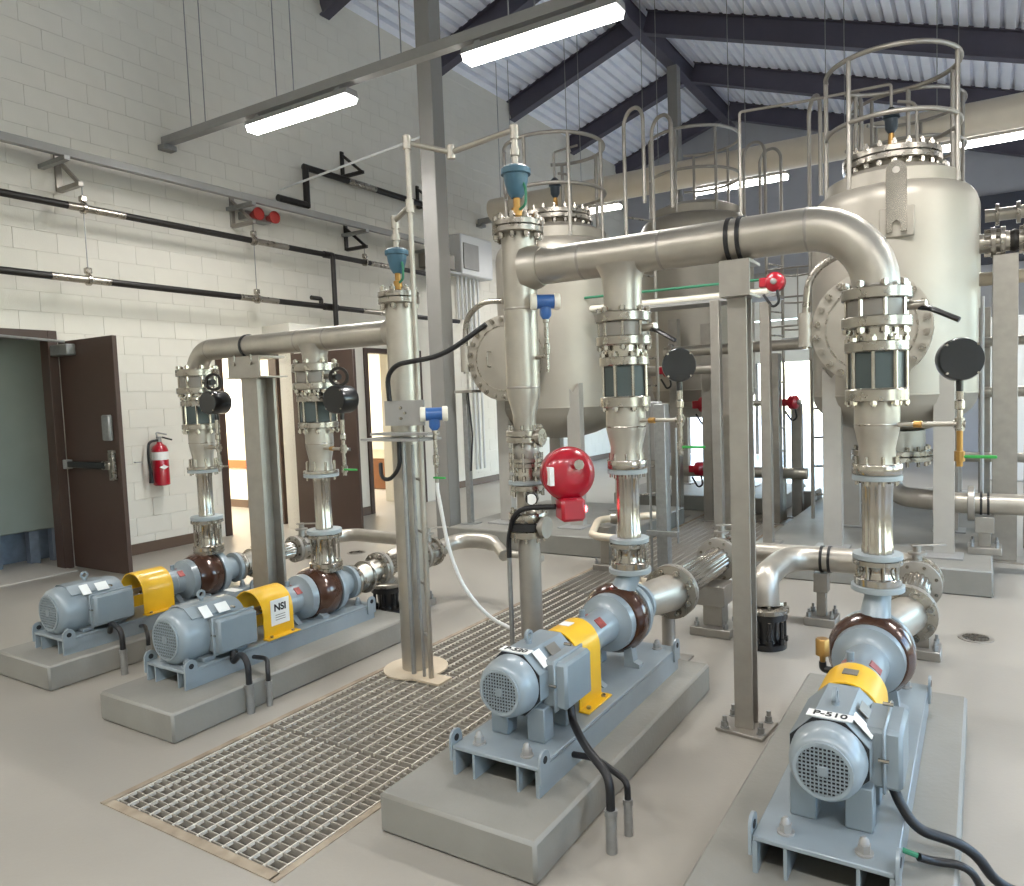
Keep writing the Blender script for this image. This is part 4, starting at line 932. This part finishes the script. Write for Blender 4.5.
# ------------------------------------------------------------------ pressure vessels
def tank(x, y, r, zt, zb, label, mdx=-.08, front=True, rail=True, top=True, legs=True, vent=True):
    t = thing('pressure_vessel', label, 'tank', (x, y, 0), None)
    hb, ht = r*.50, r*.24
    pr = [(zb-hb, .02)]+[(zb-hb*math.cos(a*PI/16), r*math.sin(a*PI/16)) for a in range(1, 8)]+[(zb, r), (zb+.003, r*1.004), (zb+.012, r*1.004), (zb+.015, r), (zt, r)]
    pr += [(zt+ht*math.sin(a*PI/16), r*(.80+.20*math.cos(a*PI/16))) for a in range(1, 9)]
    sh = part('shell', MB().lathe((x, y, 0), Z_, pr, 64), SSK, t)
    zc = zt+ht-.02
    part('collar', MB().lathe((x, y, zc), Z_, [(0, r*.80), (.125, r*.80), (.13, r*.79), (.19, r*.62)], 48), SSK, t)
    if top:
        zf = zc+.16; rf = r*.60
        part('neck', MB().lathe((x, y, zc+.12), Z_, [(0, rf*.80), (.16, rf*.80)], 40), SSK, t)
        m = MB(); flange(m, (x, y, zf+.09), Z_, rf, .05); part('neck_flange', m, SSF, t)
        m = MB(); flange(m, (x, y, zf+.146), Z_, rf, .05); part('top_cover', m, SSF, t)
        part('cover_bolts', MB().bolts((x, y, zf+.14), Z_, rf*.90, 20, .22, .013), SSB, t, 'stuff')
        part('cover_nuts', MB().bolts((x, y, zf+.065), Z_, rf*.90, 20, .035, .024).bolts((x, y, zf+.215), Z_, rf*.90, 20, .03, .024), SSB, t, 'stuff')
        if vent:
            zv = zf+.196
            v = part('vent_valve', MB().lathe((x, y, zv+.20), Z_, [(0, .025), (.04, .05), (.12, .055), (.13, .07), (.18, .06), (.22, .02)], 20), mat('dark_blue_bowl', '27333d', .2, .4), t)
            part('vent_nipple', MB().lathe((x, y, zv), Z_, [(0, .03), (.05, .03), (.055, .022), (.12, .03), (.21, .022)], 12), BRASS, t)
            part('handle_arch', MB().tube([(x+.2, y, zv), (x+.2, y, zv+.42), (x+.05, y, zv+.46)], .014, 8, .1), SSD, t)
            part('vent_pipe', MB().tube([(x, y, zv+.40), (x, y, zv+.62), (x-.66, y-.1, zv+.60), (x-1.27, y-.2, zv+.60), (x-1.27, y-.2, zt-.2)] if front and x > -2 else [(x, y, zv+.40), (x, y, zv+.7), (x+.3, y, zv+.72)], .013, 8, .03), SSD, t)
    if legs:
        for a, b in ((-1, -1), (1, -1), (-1, 1), (1, 1)):
            lx, ly = x+a*r*.64, y+b*r*.88
            lg = part('leg', MB().prism([(-.075, 0), (.075, 0), (.075, zb+.06), (0, zb-.04), (-.075, zb+.06)], (lx, ly-.05*b if b < 0 else ly-.05, .2), X_, Z_, Y_*.10), LEGP, t)
            part('leg_plate', MB().bb(lx-.14, lx+.14, ly-.12, ly+.14, .2, .215, .003), GREYP, lg)
    if front:
        mx, my, mz = x+mdx, y-r-.16, zb+.55; R = .45
        mw = part('manway_neck', MB().cyl((mx, y-r*.75, mz), (mx, my+.06, mz), R*.82, n=40), SSK, t)
        m = MB(); m.ring((mx, my+.04, mz), Y_, R*.8, R, .04, 48); part('manway_flange', m, SSF, mw)
        m = MB(); flange(m, (mx, my, mz), Y_, R, .036); mc = part('manway_cover', m, SSK, t)
        part('cover_bolts', MB().bolts((mx, my+.02, mz), Y_, R*.91, 22, .10, .014, k=8).bolts((mx, my-.01, mz), Y_, R*.91, 22, .02, .028, k=10), SSF, mc, 'stuff')
        part('cover_handle', MB().tube([(mx-.16, my, mz+.08), (mx-.16, my-.06, mz+.08), (mx-.16, my-.06, mz-.08), (mx-.16, my, mz-.08)], .010, 8, .02), SSF, mc)
        part('raised_ring', MB().ring((mx, my-.004, mz), Y_, R*.74, R*.77, .006, 48), SSF, mc)
        da = part('davit_arm', MB().tube([(mx+.02, my+.02, mz+.60), (mx-.22, my+.01, mz+.62), (mx-.46, my+.01, mz+.48), (mx-.50, my+.02, mz+.18), (mx-.50, my+.02, mz-.14)], .030, 14, .25, 8), SSF, t)
        part('davit_socket', MB().cyl((mx-.50, my+.02, mz-.12), (mx-.50, my+.02, mz+.16), .055, n=18), SSK, da)
        lx = x+.10; lz = zt-.02
        lug = part('lifting_lug', MB().prism([(-.075, -.26), (-.03, -.26), (-.03, -.19), (0, -.165), (.03, -.19), (.03, -.26), (.075, -.26), (.075, .22)]+[(.075*math.cos(a*PI/8), .22+.075*math.sin(a*PI/8)) for a in range(1, 8)]+[(-.075, .22)], (lx, y-r-.035, lz), X_, Z_, Y_*.03), SSB, t)
        part('lug_eye', MB().cyl((lx, y-r-.037, lz+.22), (lx, y-r-.0, lz+.22), .028, n=16), SSD, lug)
        part('pad_plate', MB().bb(lx-.13, lx+.13, y-r-.012, y-r*.97, lz-.30, lz-.06, .01), SSK, lug)
    if rail:
        rr_ = r*.80; zr0 = zc+.02
        angs = [-172, -122, -17, 30, 80, 130] if x > -2 else [-150, -95, -45, 5, 60, 110]
        def P(a, z): a = math.radians(a); return (x+rr_*math.cos(a), y+rr_*math.sin(a), z)
        for a in angs: part('rail_post', MB().cyl(P(a, zr0), P(a, zr0+1.06), .020, n=10), SSD, t)
        for k, z in enumerate((zr0+.55, zr0+1.07)):
            part('guard_rail', MB().tube([P(a, z) for a in range(angs[0]-6, angs[-1]+16, 8)], .020, 10), SSD, t)
    if x > -2 and front:
        pass
    return t, zc
TK = [(-.69, 7.2, .665, 3.08, 1.50), (-4.16, 7.35, .70, 3.12, 1.46), (-3.40, 9.9, .76, 3.74, 1.6), (-.78, 9.9, .76, 3.60, 1.6)]
tank(*TK[0], 'large stainless pressure vessel at the right with lifting lug and bolted manway')
tank(*TK[1], 'stainless pressure vessel behind the middle stand pipe, manway facing the pumps', -.22)
tank(*TK[2], 'stainless vessel in the back row behind the header, between the front vessels', front=False, vent=False, top=False)
tank(*TK[3], 'stainless vessel in the back row hidden behind the right vessel', front=False, vent=False)
def ladder(x, y, rz, z0, z1, label, cage=None):
    t = thing('access_ladder', label, 'ladder', (x, y, z0), 'vessel ladders'); c, s_ = math.cos(rz), math.sin(rz)
    def P(a, b, z): return (x+a*c-b*s_, y+a*s_+b*c, z)
    for a in (-.2, .2):
        part('stringer', MB().tube([P(a, 0, z0), P(a, 0, z1), P(a, .08, z1+.10), P(a, .22, z1+.10), P(a, .30, z1), P(a, .30, z1-.9)], .020, 10, .12), SSD, t)
    k = z0+.25
    while k < z1-.9: part('rung', MB().cyl(P(-.2, 0, k), P(.2, 0, k), .012, n=8), SSF, t); k += .3
    if cage:
        for z in cage:
            pts = [P(.2, 0, z)]+[P(.36*math.cos(a*PI/10), -.1-.62*math.sin(a*PI/10), z) for a in range(0, 11)]+[P(-.2, 0, z)]
            part('cage_hoop', MB().tube(pts, .012, 8), SSD, t)
        for a in (2, 4, 6, 8): part('cage_bar', MB().cyl(P(.36*math.cos(a*PI/10), -.1-.62*math.sin(a*PI/10), cage[0]), P(.36*math.cos(a*PI/10), -.1-.62*math.sin(a*PI/10), cage[-1]), .009, n=6), SSD, t)
ladder(-1.35, 8.05, -2.6, .22, 4.36, 'steel ladder with looped handrails left of the right vessel')
ladder(-3.2, 7.5, -2.0, .22, 4.45, 'steel ladder with looped handrails right of the left vessel')
ladder(-2.3, 9.7, 1.3, .22, 4.6, 'caged steel ladder beside the back row vessels', [2.35, 2.7, 3.05])
single('equipment_pad', MB().bb(-1.75, .075, 6.2, 10.9, 0, .2, .012), CONC, 'wide concrete plinth under the right vessels', 'pad')
single('equipment_pad', MB().bb(-5.05, -3.1, 6.3, 8.4, 0, .2, .012), CONC, 'wide concrete plinth under the left vessel', 'pad')
single('equipment_pad', MB().bb(-4.5, -2.2, 9.35, 11.0, 0, .2, .012), CONC, 'concrete plinth under the back row vessel behind the header', 'pad')
# bottom outlet of the right vessel
t = thing('vessel_outlet', 'flanged outlet elbow and pipe leaving under the right vessel', 'pipe', (-.66, 7.0, .6))
m = MB(); flange(m, (-.69, 7.1, .93), Z_, .33, .045); m2 = MB(); flange(m2, (-.69, 7.1, .98), Z_, .33, .045); part('neck', MB().lathe((-.69, 7.1, 1.02), Z_, [(0, .27), (.174, .27)], 32), SSK, t)
part('flange', m, SSF, t); part('flange', m2, SSF, t)
part('flange_bolts', MB().bolts((-.69, 7.1, .975), Z_, .295, 18, .17, .016), SSB, t, 'stuff')
part('elbow', MB().tube([(-.69, 7.1, .95), (-.69, 7.05, .62), (-.2, 6.9, .60)], .085, 24, .2, 8), SSD, t)
part('pipe', MB().cyl((-.22, 6.9, .60), (2.4, 6.9, .60), .085, n=24), SS, t)
for xx in (-.35, -.10): 
    m = MB(); flange(m, (xx, 6.9, .60), X_, .145, .05); part('joint_flange', m, SSD, t)
clamp('pipe_clamp', 'black strap clamp on the outlet pipe right of the right vessel', .02, 6.9, .60, .085)
pedestal(.02, 6.9, .50, 'pedestal on the plinth under the outlet pipe of the right vessel', .09, .24, .2)

# ------------------------------------------------------------------ overhead duct
single('air_duct', MB().cyl((-7.4, 10.85, 4.86), (3.5, 10.85, 4.86), .20, n=40), BEIGE, 'long cream round duct crossing behind the vessel railings', 'duct')

# ------------------------------------------------------------------ things on the left wall
t = thing('fire_extinguisher', 'red fire extinguisher on the block wall right of the brown door', 'extinguisher', (WX+.10, 4.86, .74))
ex, ey = WX+.10, 4.86
part('cylinder', MB().lathe((ex, ey, .74), Z_, [(0, .07), (.01, .085), (.40, .085), (.44, .07), (.47, .03), (.49, .025)], 28), RED, t)
part('label', MB().lathe((ex, ey, 1.03), Z_, [(0, .0862), (.09, .0862)], 28), WHITE, t)
part('diamond_mark', MB().prism([(-.055, 0), (0, -.025), (.055, 0), (0, .025)], (ex+.0845, ey-.015, .95), Y_, Z_, X_*.003), WHITE, t)
part('valve_head', MB().lathe((ex, ey, 1.22), Z_, [(0, .025), (.05, .022), (.055, .03), (.07, .03)], 12), GALV, t)
part('squeeze_handle', MB().tube([(ex+.0, ey-.03, 1.28), (ex, ey+.04, 1.28), (ex, ey+.15, 1.245)], .010, 8), BLKM, t)
part('carry_handle', MB().tube([(ex, ey-.02, 1.26), (ex, ey-.03, 1.34), (ex, ey+.09, 1.31)], .009, 8, .02), GALV, t)
part('hose', MB().tube([(ex, ey-.02, 1.25), (ex, ey-.12, 1.24), (ex, ey-.14, 1.1), (ex, ey-.12, .88)], .014, 10, .07), BLK, t)
part('nozzle', MB().lathe((ex, ey-.12, .78), Z_, [(0, .024), (.10, .018), (.14, .013)], 12), BLK, t)
part('wall_bracket', MB().bb(WX, WX+.018, ey-.04, ey+.04, .8, 1.15, .003), BLK, t)
single('metal_hook', MB().tube([(WX+.001, 4.62, 1.02), (WX+.04, 4.62, 1.02), (WX+.04, 4.68, 1.02)], .006, 8), GALV, 'tiny metal hook on the wall between door and fire extinguisher', 'hook')
PXW = -7.76
def wall_pipe(z, ya, yb, sl, label, drops=()):
    t = thing('black_pipe', label, 'pipe', (PXW, (ya+yb)/2, z))
    part('pipe', MB().cyl((PXW, ya, z), (PXW, yb, z), .036, n=16), BLKP, t)
    for y in sl: part('sleeve', MB().cyl((PXW, y-.28, z), (PXW, y+.28, z), .039, n=16), SSF, t, label='silver sleeve at the hanger')
    return t
t = wall_pipe(3.63, .5, 9.9, (4.25, 6.35, 8.4), 'upper black pipe running along the left wall')
part('drop', MB().tube([(PXW, 7.32, 3.63), (PXW+.085, 7.32, 3.63), (PXW+.085, 7.32, 2.62)], .034, 14, .05), BLKP, t)
part('drop_tee', MB().cyl((PXW, 7.24, 3.63), (PXW, 7.40, 3.63), .046, n=14), BLKP, t)
t = wall_pipe(2.92, .5, 10.2, (4.05, 6.15, 8.2), 'lower black pipe running along the left wall')
part('stub', MB().tube([(PXW, 7.15, 2.92), (PXW+.0, 7.15, 3.02), (PXW, 6.98, 3.02)], .030, 12, .03), BLKP, t)
part('union', MB().cyl((PXW, 7.2, 2.92), (PXW, 7.44, 2.92), .048, n=14), BLKP, t)
for k, (y, z0, lab) in enumerate(((4.05, 3.97, 'triangular steel bracket on the wall, nearest the camera'), (6.05, 3.97, 'triangular steel bracket on the wall beside the red horns'), (7.95, 3.97, 'triangular steel bracket on the wall left of the relief valve'), (7.95, 5.02, 'triangular steel bracket high on the wall beside the bent black pipe'), (9.6, 4.9, 'dark triangular bracket on the wall just right of the column'))):
    t = thing('triangular_bracket', lab, 'bracket', (WX+.01, y, z0-.1), 'triangular wall brackets')
    part('wall_plate', MB().bb(WX+.001, WX+.03, y-.03, y+.03, z0-.15, z0+.22, .003), SSD if k < 2 else BLKP, t)
    part('arm', MB().bb(WX+.02, WX+.42, y-.025, y+.025, z0-.16, z0-.115, .003), SSD if k < 2 else BLKP, t)
    part('brace', MB().tube([(WX+.02, y, z0+.17), (WX+.38, y, z0-.12)], .022, 6), SSD if k < 2 else BLKP, t)
for k, (y, z, zt) in enumerate(((4.12, 3.63, 3.84), (6.12, 3.63, 3.84), (8.02, 3.63, 3.84), (4.12, 2.92, 3.55), (6.12, 2.92, 3.55))):
    t = thing('pipe_hanger', ('bright hanger clip with rod on the %s black wall pipe, %s one' % ('upper' if k < 3 else 'lower', ('nearest', 'second', 'third', 'nearest', 'second')[k])), 'hanger', (PXW, y, z), 'pipe hangers on the left wall')
    part('ring', MB().ring((PXW, y-.015, z), Y_, .041, .058, .03, 24), SSB, t)
    part('saddle_clip', MB().bb(PXW-.03, PXW+.03, y-.03, y+.03, z+.06, z+.12, .008), SSB, t)
    part('rod', MB().cyl((PXW, y, z+.12), (PXW, y, zt if k < 3 else 3.58), .006, n=6), GALV, t)
t = thing('alarm_horn', 'pair of red alarm horns on the wall beside the second bracket', 'alarm', (WX+.2, 6.3, 3.9))
for y in (6.22, 6.46):
    h = part('horn', MB().lathe((WX+.16, y, 3.98), X_, [(0, .03), (.06, .05), (.10, .068), (.14, .072)], 24), REDH, t)
    part('rim', MB().ring((WX+.29, y, 3.98), X_, .06, .078, .015, 24), REDH, h)
part('back_plate', MB().bb(WX+.001, WX+.16, 6.14, 6.52, 3.93, 4.03, .006), GALV, t)
t = thing('conduit_rack', 'bundle of conduits on brackets running along the left wall', 'conduit', (WX+.3, 5.5, 4.15))
for k, (dx, dz, r) in enumerate(((.18, .05, .02), (.24, .05, .016), (.30, .05, .026), (.36, .05, .018))):
    part('conduit', MB().cyl((WX+dx, .5, 4.10+dz), (WX+dx, 9.7, 4.10+dz), r, n=10), GALV, t)
part('cable_channel', MB().bb(WX+.40, WX+.46, .5, 9.7, 4.06, 4.14, .004), GREYP, t)
for y in (1.8, 3.9, 6.0, 7.9, 9.5): 
    part('rack_bracket', MB().bb(WX+.001, WX+.50, y-.03, y+.03, 4.01, 4.055, .004), GALV, t)
t = thing('bent_pipe', 'black square bent pipe stepping up along the upper left wall', 'pipe', (-7.85, 8, 4.3))
for nm, a, b in (('lower_run', (-7.85, 6.6, 4.27), (-7.85, 7.1, 4.27)), ('riser', (-7.85, 7.08, 4.24), (-7.85, 7.08, 4.80)), ('upper_run', (-7.85, 7.05, 4.77), (-7.85, 9.6, 4.77))):
    part(nm, MB().tube([a, b], .045, 12), BLKP, t)
part('sleeve', MB().cyl((-7.85, 7.85, 4.77), (-7.85, 8.4, 4.77), .048, n=14), SSF, t, label='silver sleeve')
single('thin_conduit', MB().cyl((-7.8, 6.6, 4.36), (-5.36, 6.5, 4.50), .014, n=8), WHITEC, 'thin white conduit crossing from the wall to the tall column', 'conduit')
t = thing('junction_box', 'pale grey junction panel with conduits below on the wall behind the middle riser', 'box', (WX+.1, 10.4, 3.6))
part('case', MB().bb(WX+.012, WX+.30, 10.35, 11.3, 3.75, 4.45, .02), WHITEC, t)
part('door', MB().bb(WX+.30, WX+.32, 10.4, 10.85, 3.85, 4.3, .008), GREYP, t)
for k in range(6): part('conduit', MB().cyl((WX+.12, 10.45+k*.12, .3 if k > 2 else 3.0), (WX+.12, 10.45+k*.12, 3.75), .022, n=8), WHITEC, t)
t = thing('motor_box', 'dark box and bracket on the wall right of the tall column', 'box', (WX+.1, 9.7, 3.85))
part('case', MB().bb(WX+.012, WX+.35, 9.55, 10.1, 3.78, 4.02, .01), GREYV, t)
part('shelf', MB().bb(WX+.012, WX+.40, 9.5, 10.2, 3.70, 3.74, .004), GALV, t)

# ------------------------------------------------------------------ piping skid between the vessels
def post(name, x, y, h, w, label, m_=None, z0=0.0, plate=True, d=None):
    t = thing(name, label, 'post', (x, y, z0))
    part('shaft', MB().bb(x-w/2, x+w/2, y-(d or w)/2, y+(d or w)/2, z0+.012, h, .004), m_ or SSD, t)
    if plate:
        part('foot_plate', MB().bb(x-w*.5-.06, x+w*.5+.06, y-w*.5-.06, y+w*.5+.06, z0, z0+.012), m_ or SSD, t)
    return t
post('steel_post', -2.12, 6.67, 2.42, .085, 'square steel post left of the right strut carrying the upper pipe tray')
post('steel_post', -1.66, 6.64, 2.36, .085, 'square steel post right of the strut with a red actuator on top', z0=.2)
post('steel_post', -3.34, 8.82, 2.5, .12, 'brown-grey steel post with wide foot, left of the square posts')
post('steel_post', -2.88, 8.7, 2.4, .12, 'second brown-grey steel post behind the wide-footed one')
post('steel_post', -2.12, 8.78, 2.0, .17, 'broad steel post in the bright doorway, left one')
post('steel_post', -1.95, 9.26, 1.4, .12, 'narrower steel post in the bright doorway, right one')
post('steel_post', -2.55, 8.3, 2.0, .16, 'broad flat steel post just behind the right strut', d=.06)
t = post('conduit_post', -2.26, 5.63, 1.5, .095, 'round grey-green conduit post behind the middle riser', GALV)
part('side_rod', MB().cyl((-2.36, 5.6, .0), (-2.36, 5.6, 1.5), .012, n=8), GALV, t); part('side_rod', MB().cyl((-2.15, 5.66, .35), (-2.15, 5.66, 1.3), .010, n=8), GALV, t)
part('rod_clamp', MB().bb(-2.39, -2.12, 5.56, 5.6, .42, .46), GALV, t)
t = thing('control_box', 'grey flat box with a yellow cap behind the middle riser', 'box', (-2.42, 5.75, 1.2))
part('case', MB().bb(-2.55, -2.32, 5.72, 5.82, 1.02, 1.52, .01), GREYP, t)
part('hinge_strip', MB().bb(-2.33, -2.29, 5.70, 5.73, 1.0, 1.5), WHITEC, t)
t = thing('sample_bottle', 'small blue container with yellow lid behind the middle riser', 'container', (-2.74, 5.88, 1.12))
part('body', MB().lathe((-2.74, 5.88, 1.05), Z_, [(0, .05), (.02, .06), (.2, .06), (.22, .05)], 16), BLUE, t)
part('lid', MB().lathe((-2.74, 5.88, 1.28), Z_, [(0, .06), (.06, .065), (.15, .05), (.17, .02)], 16), YEL, t)
part('bracket', MB().cyl((-2.74, 5.88, .0), (-2.74, 5.88, 1.05), .03, n=10), SSD, t)
def mini_actuator(x, y, z, r, label, d=(0, -1, 0)):
    t = thing('valve_actuator', label, 'actuator', (x, y, z-r), 'small red valve actuators'); d = Vector(d).normalized(); c = Vector((x, y, z))
    part('housing', MB().lathe(c-d*r*.6, d, [(0, r*.7), (r*.15, r), (r*.9, r), (r*1.1, r*.8), (r*1.2, r*.3)], 24), RED, t)
    part('cap', MB().lathe(c+d*r*.6, d, [(0, r*.3), (.03, r*.3), (.035, r*.15)], 12), GALV, t)
    part('side_box', MB().box(c+Vector((-r*1.15, 0, 0)), (r*.8, r*1.1, r*1.0), .01), RED, t)
    part('cable', MB().tube([c+V(r*.3, -r*.5, -r*.9), c+V(r*.5, -r*.5, -r*2.2), c+V(-r*.2, -r*.4, -r*2.6), c+V(-r*1.2, 0, -r*1.2)], .012, 8, .1), BLK, t)
    return t
mini_actuator(-1.56, 6.6, 2.52, .085, 'red actuator on top of the square post right of the strut')
mini_actuator(-3.02, 9.0, 1.42, .10, 'red actuator on the pipe left of the strut at mid height', (1, -.3, 0))
mini_actuator(-1.93, 9.0, 1.42, .085, 'red actuator in front of the bright doorway', (1, -.3, 0))
mini_actuator(-3.1, 9.0, .60, .09, 'low red actuator behind the grey-green conduit post', (1, -.3, 0))
mini_actuator(-3.22, 8.30, 1.85, .085, 'red actuator half hidden behind the black gauge of the middle riser', (1, -.3, 0))
def run(nm, pts, r, label, m_=None, cat='pipe', bend=.1, ends=()):
    t = thing(nm, label, cat, Vector(pts[0])); part('pipe', MB().tube(pts, r, 18, bend), m_ or SS, t)
    for p, d, rf in ends:
        m = MB(); flange(m, Vector(p), d, rf, .04); part('flange', m, SSF, t)
    return t
run('pipe_run', [(-3.6, 7.0, 2.5), (-1.72, 7.0, 2.5)], .035, 'white pipe of the upper tray left of the strut', PLASTER)
run('pipe_run', [(-3.6, 6.92, 2.61), (-1.72, 6.92, 2.60)], .013, 'thin green-marked pipe above the white tray pipe', GREENL)
single('pipe_tray', MB().bb(-3.4, -1.6, 6.78, 7.12, 2.42, 2.45), GREYP, 'flat steel tray carrying the upper pipes behind the strut', 'tray')
run('pipe_run', [(-2.95, 7.5, 2.02), (-1.44, 7.5, 2.02)], .055, 'stainless pipe at head height running behind the right strut', SS, ends=(((-2.9, 7.5, 2.02), X_, .085), ((-2.4, 7.5, 2.02), X_, .085)))
run('pipe_run', [(-1.75, 7.66, 2.04), (-1.36, 7.66, 2.04)], .06, 'green-banded pipe at head height beside the right vessel', GALV)
run('pipe_run', [(-3.6, 9.1, .56), (-1.8, 9.1, .56)], .07, 'low stainless pipe crossing in front of the doorway', SS, ends=(((-2.9, 9.1, .56), X_, .10),))
run('pipe_run', [(-2.16, 9.1, .5), (-2.16, 9.1, .0)], .11, 'wide vertical pipe under the low crossing pipe', SS)
run('pipe_run', [(-3.7, 9.0, 1.42), (-1.85, 9.0, 1.42)], .035, 'thin pipe at mid height carrying two red actuators', SS)
run('pipe_run', [(-3.9, 8.39, 1.85), (-2.5, 8.39, 1.85)], .06, 'short pipe behind the black gauge of the middle riser', SS)
run('drain_line', [(-2.5, 5.6, .0), (-2.5, 5.6, .36), (-2.86, 5.48, .40), (-3.0, 5.9, .46), (-2.55, 6.2, .48)], .032, 'bent small drain pipe rising from the grating behind the actuator', CREAM, bend=.08)
single('collar_plate', MB().cyl((-2.5, 5.6, .003), (-2.5, 5.6, .013), .14, n=28), CREAM, 'round cream collar at the foot of the small drain pipe', 'collar')
t = thing('drain_valve', 'small stainless valve on the drain pipe behind the red actuator', 'valve', (-2.8, 6.05, .4))
part('body', MB().lathe((-2.92, 5.97, .465), V(.4, .25, 0.02), [(0, .045), (.06, .06), (.12, .045), (.18, .06), (.24, .045)], 18), SSF, t)
part('handwheel', MB().lathe((-2.78, 6.05, .53), Z_, [(0, .02), (.05, .02), (.052, .06), (.064, .06)], 18), BLKP, t)
pedestal(-2.95, 5.95, .40, 'short pedestal under the small drain pipe by the grating', .09, .2)
t = thing('instrument_stand', 'slim steel stand with a top plate left of the left vessel', 'stand', (-4.93, 6.55, .2))
part('post', MB().bb(-4.96, -4.90, 6.52, 6.58, .21, 1.66, .003), GALV, t); part('base', MB().bb(-5.02, -4.84, 6.46, 6.64, .2, .21), GALV, t)
part('top_plate', MB().bb(-5.02, -4.78, 6.46, 6.64, 1.66, 1.69), SSD, t); part('loop_cable', MB().tube([(-4.86, 6.5, 1.66), (-4.82, 6.5, 1.2), (-4.86, 6.5, .8)], .010, 8, .1), BLK, t)
single('grey_block', MB().bb(-2.0, -1.77, 9.45, 9.85, 0, .30, .02), GREYV, 'low grey block on the floor in front of the doorway', 'block')
# floor drains
for x, y, lab in ((-.03, 5.19, 'round floor drain right of the right pump'), (-5.75, 5.6, 'round floor drain cover behind the left pumps')):
    t = thing('floor_drain', lab, 'drain', (x, y, 0), 'round floor drains')
    part('rim', MB().ring((x, y, 0), Z_, .075, .10, .004, 32), SSD, t); part('sump', MB().cyl((x, y, .0), (x, y, .0015), .076, n=32), RUBD, t)
    m = MB()
    for k in range(-3, 4): h = math.sqrt(.076**2-(k*.02)**2); m.bb(x+k*.02-.004, x+k*.02+.004, y-h, y+h, .0015, .004)
    for k in range(-3, 4): h = math.sqrt(.076**2-(k*.02)**2); m.bb(x-h, x+h, y+k*.02-.004, y+k*.02+.004, .0015, .004)
    part('grate', m, SSF, t, 'stuff')

# ------------------------------------------------------------------ pipe rack right of the right vessel
post('rack_post', .17, 7.6, 2.68, .19, 'broad steel rack post at the right edge beside the vessel', z0=0)
post('rack_post', .02, 9.0, 2.36, .11, 'thinner steel rack post behind the broad one at the right edge', z0=.2)
post('rack_post', .75, 7.42, 3.6, .16, 'tall steel rack post at the far right, just outside the vessel row')
t = run('rack_pipe', [(-.06, 7.6, 2.80), (2.6, 7.6, 2.80)], .085, 'upper rack pipe with flanged valve at the right edge', SS, ends=(((.06, 7.6, 2.80), X_, .13), ((.13, 7.6, 2.80), X_, .13), ((.30, 7.6, 2.80), X_, .13), ((.37, 7.6, 2.80), X_, .13)))
part('valve_body', MB().lathe((.17, 7.6, 2.80), X_, [(0, .07), (.065, .1), (.13, .07)], 20), BLKP, t)
part('flange_bolts', MB().bolts((.09, 7.6, 2.8), X_, .11, 8, .16, .012).bolts((.35, 7.6, 2.8), X_, .11, 8, .16, .012), SSB, t, 'stuff')
run('rack_pipe', [(-.08, 7.85, 2.52), (2.6, 7.85, 2.52)], .06, 'cream rack pipe below the flanged valve at the right edge', CREAM)
run('rack_pipe', [(-.3, 8.9, 2.0), (2.6, 8.9, 2.0)], .05, 'rack pipe at gauge height at the right edge', SS)
run('rack_pipe', [(-.3, 8.9, 1.48), (2.6, 8.9, 1.48)], .055, 'rack pipe at the level of the green lever at the right edge', SS)
run('rack_pipe', [(-.3, 8.9, .8), (2.6, 8.9, .8)], .05, 'lowest rack pipe at the right edge', SS)
t = run('rack_pipe', [(.02, 9.8, 3.45), (1.2, 9.8, 3.45), (1.2, 9.8, 1.0)], .07, 'high flanged pipe leaving the back row vessel at the right edge', SS, ends=(((.12, 9.8, 3.45), X_, .12), ((.32, 9.8, 3.45), X_, .12)))
run('rack_riser', [(.62, 8.3, .02), (.62, 8.3, 3.3)], .08, 'vertical rack pipe with red and green fittings at the right edge', SS)
mini_actuator(.55, 7.5, 2.12, .07, 'red fitting on the rack at the right edge', (0, -1, 0))
t = thing('rack_valve', 'small yellow valve handle on the rack at the lower right edge', 'valve', (.38, 8.2, .8))
part('handle', MB().box((.36, 8.1, .95), (.05, .04, .1), .01), YEL, t); part('stem', MB().cyl((.36, 8.2, .0), (.36, 8.2, .95), .02, n=8), SSD, t)
for k, (x, y) in enumerate(((.0, 8.6), (.12, 8.6), (.45, 8.7))):
    single('white_conduit', MB().cyl((x, y, .02), (x, y, 2.44), .018, n=8), WHITEC, 'vertical white conduit on the rack at the right edge, %s from the vessel' % ORD[k], 'conduit', 'white rack conduits')
single('storage_cabinet', MB().bb(.0, 1.4, 13.6, 13.9, 0, 2.6, .02), WHITEC, 'pale cabinet far behind the rack at the right edge', 'cabinet')
single('far_dark_panel', MB().bb(-.2, 1.5, 17.9, 17.99, 4.0, 5.4, .01), mat('dark_panel', '3c3f4a', 0, .5), 'dark grey panel high on the far wall, right edge', 'panel')  # plain dark grey rectangle set against the far wall
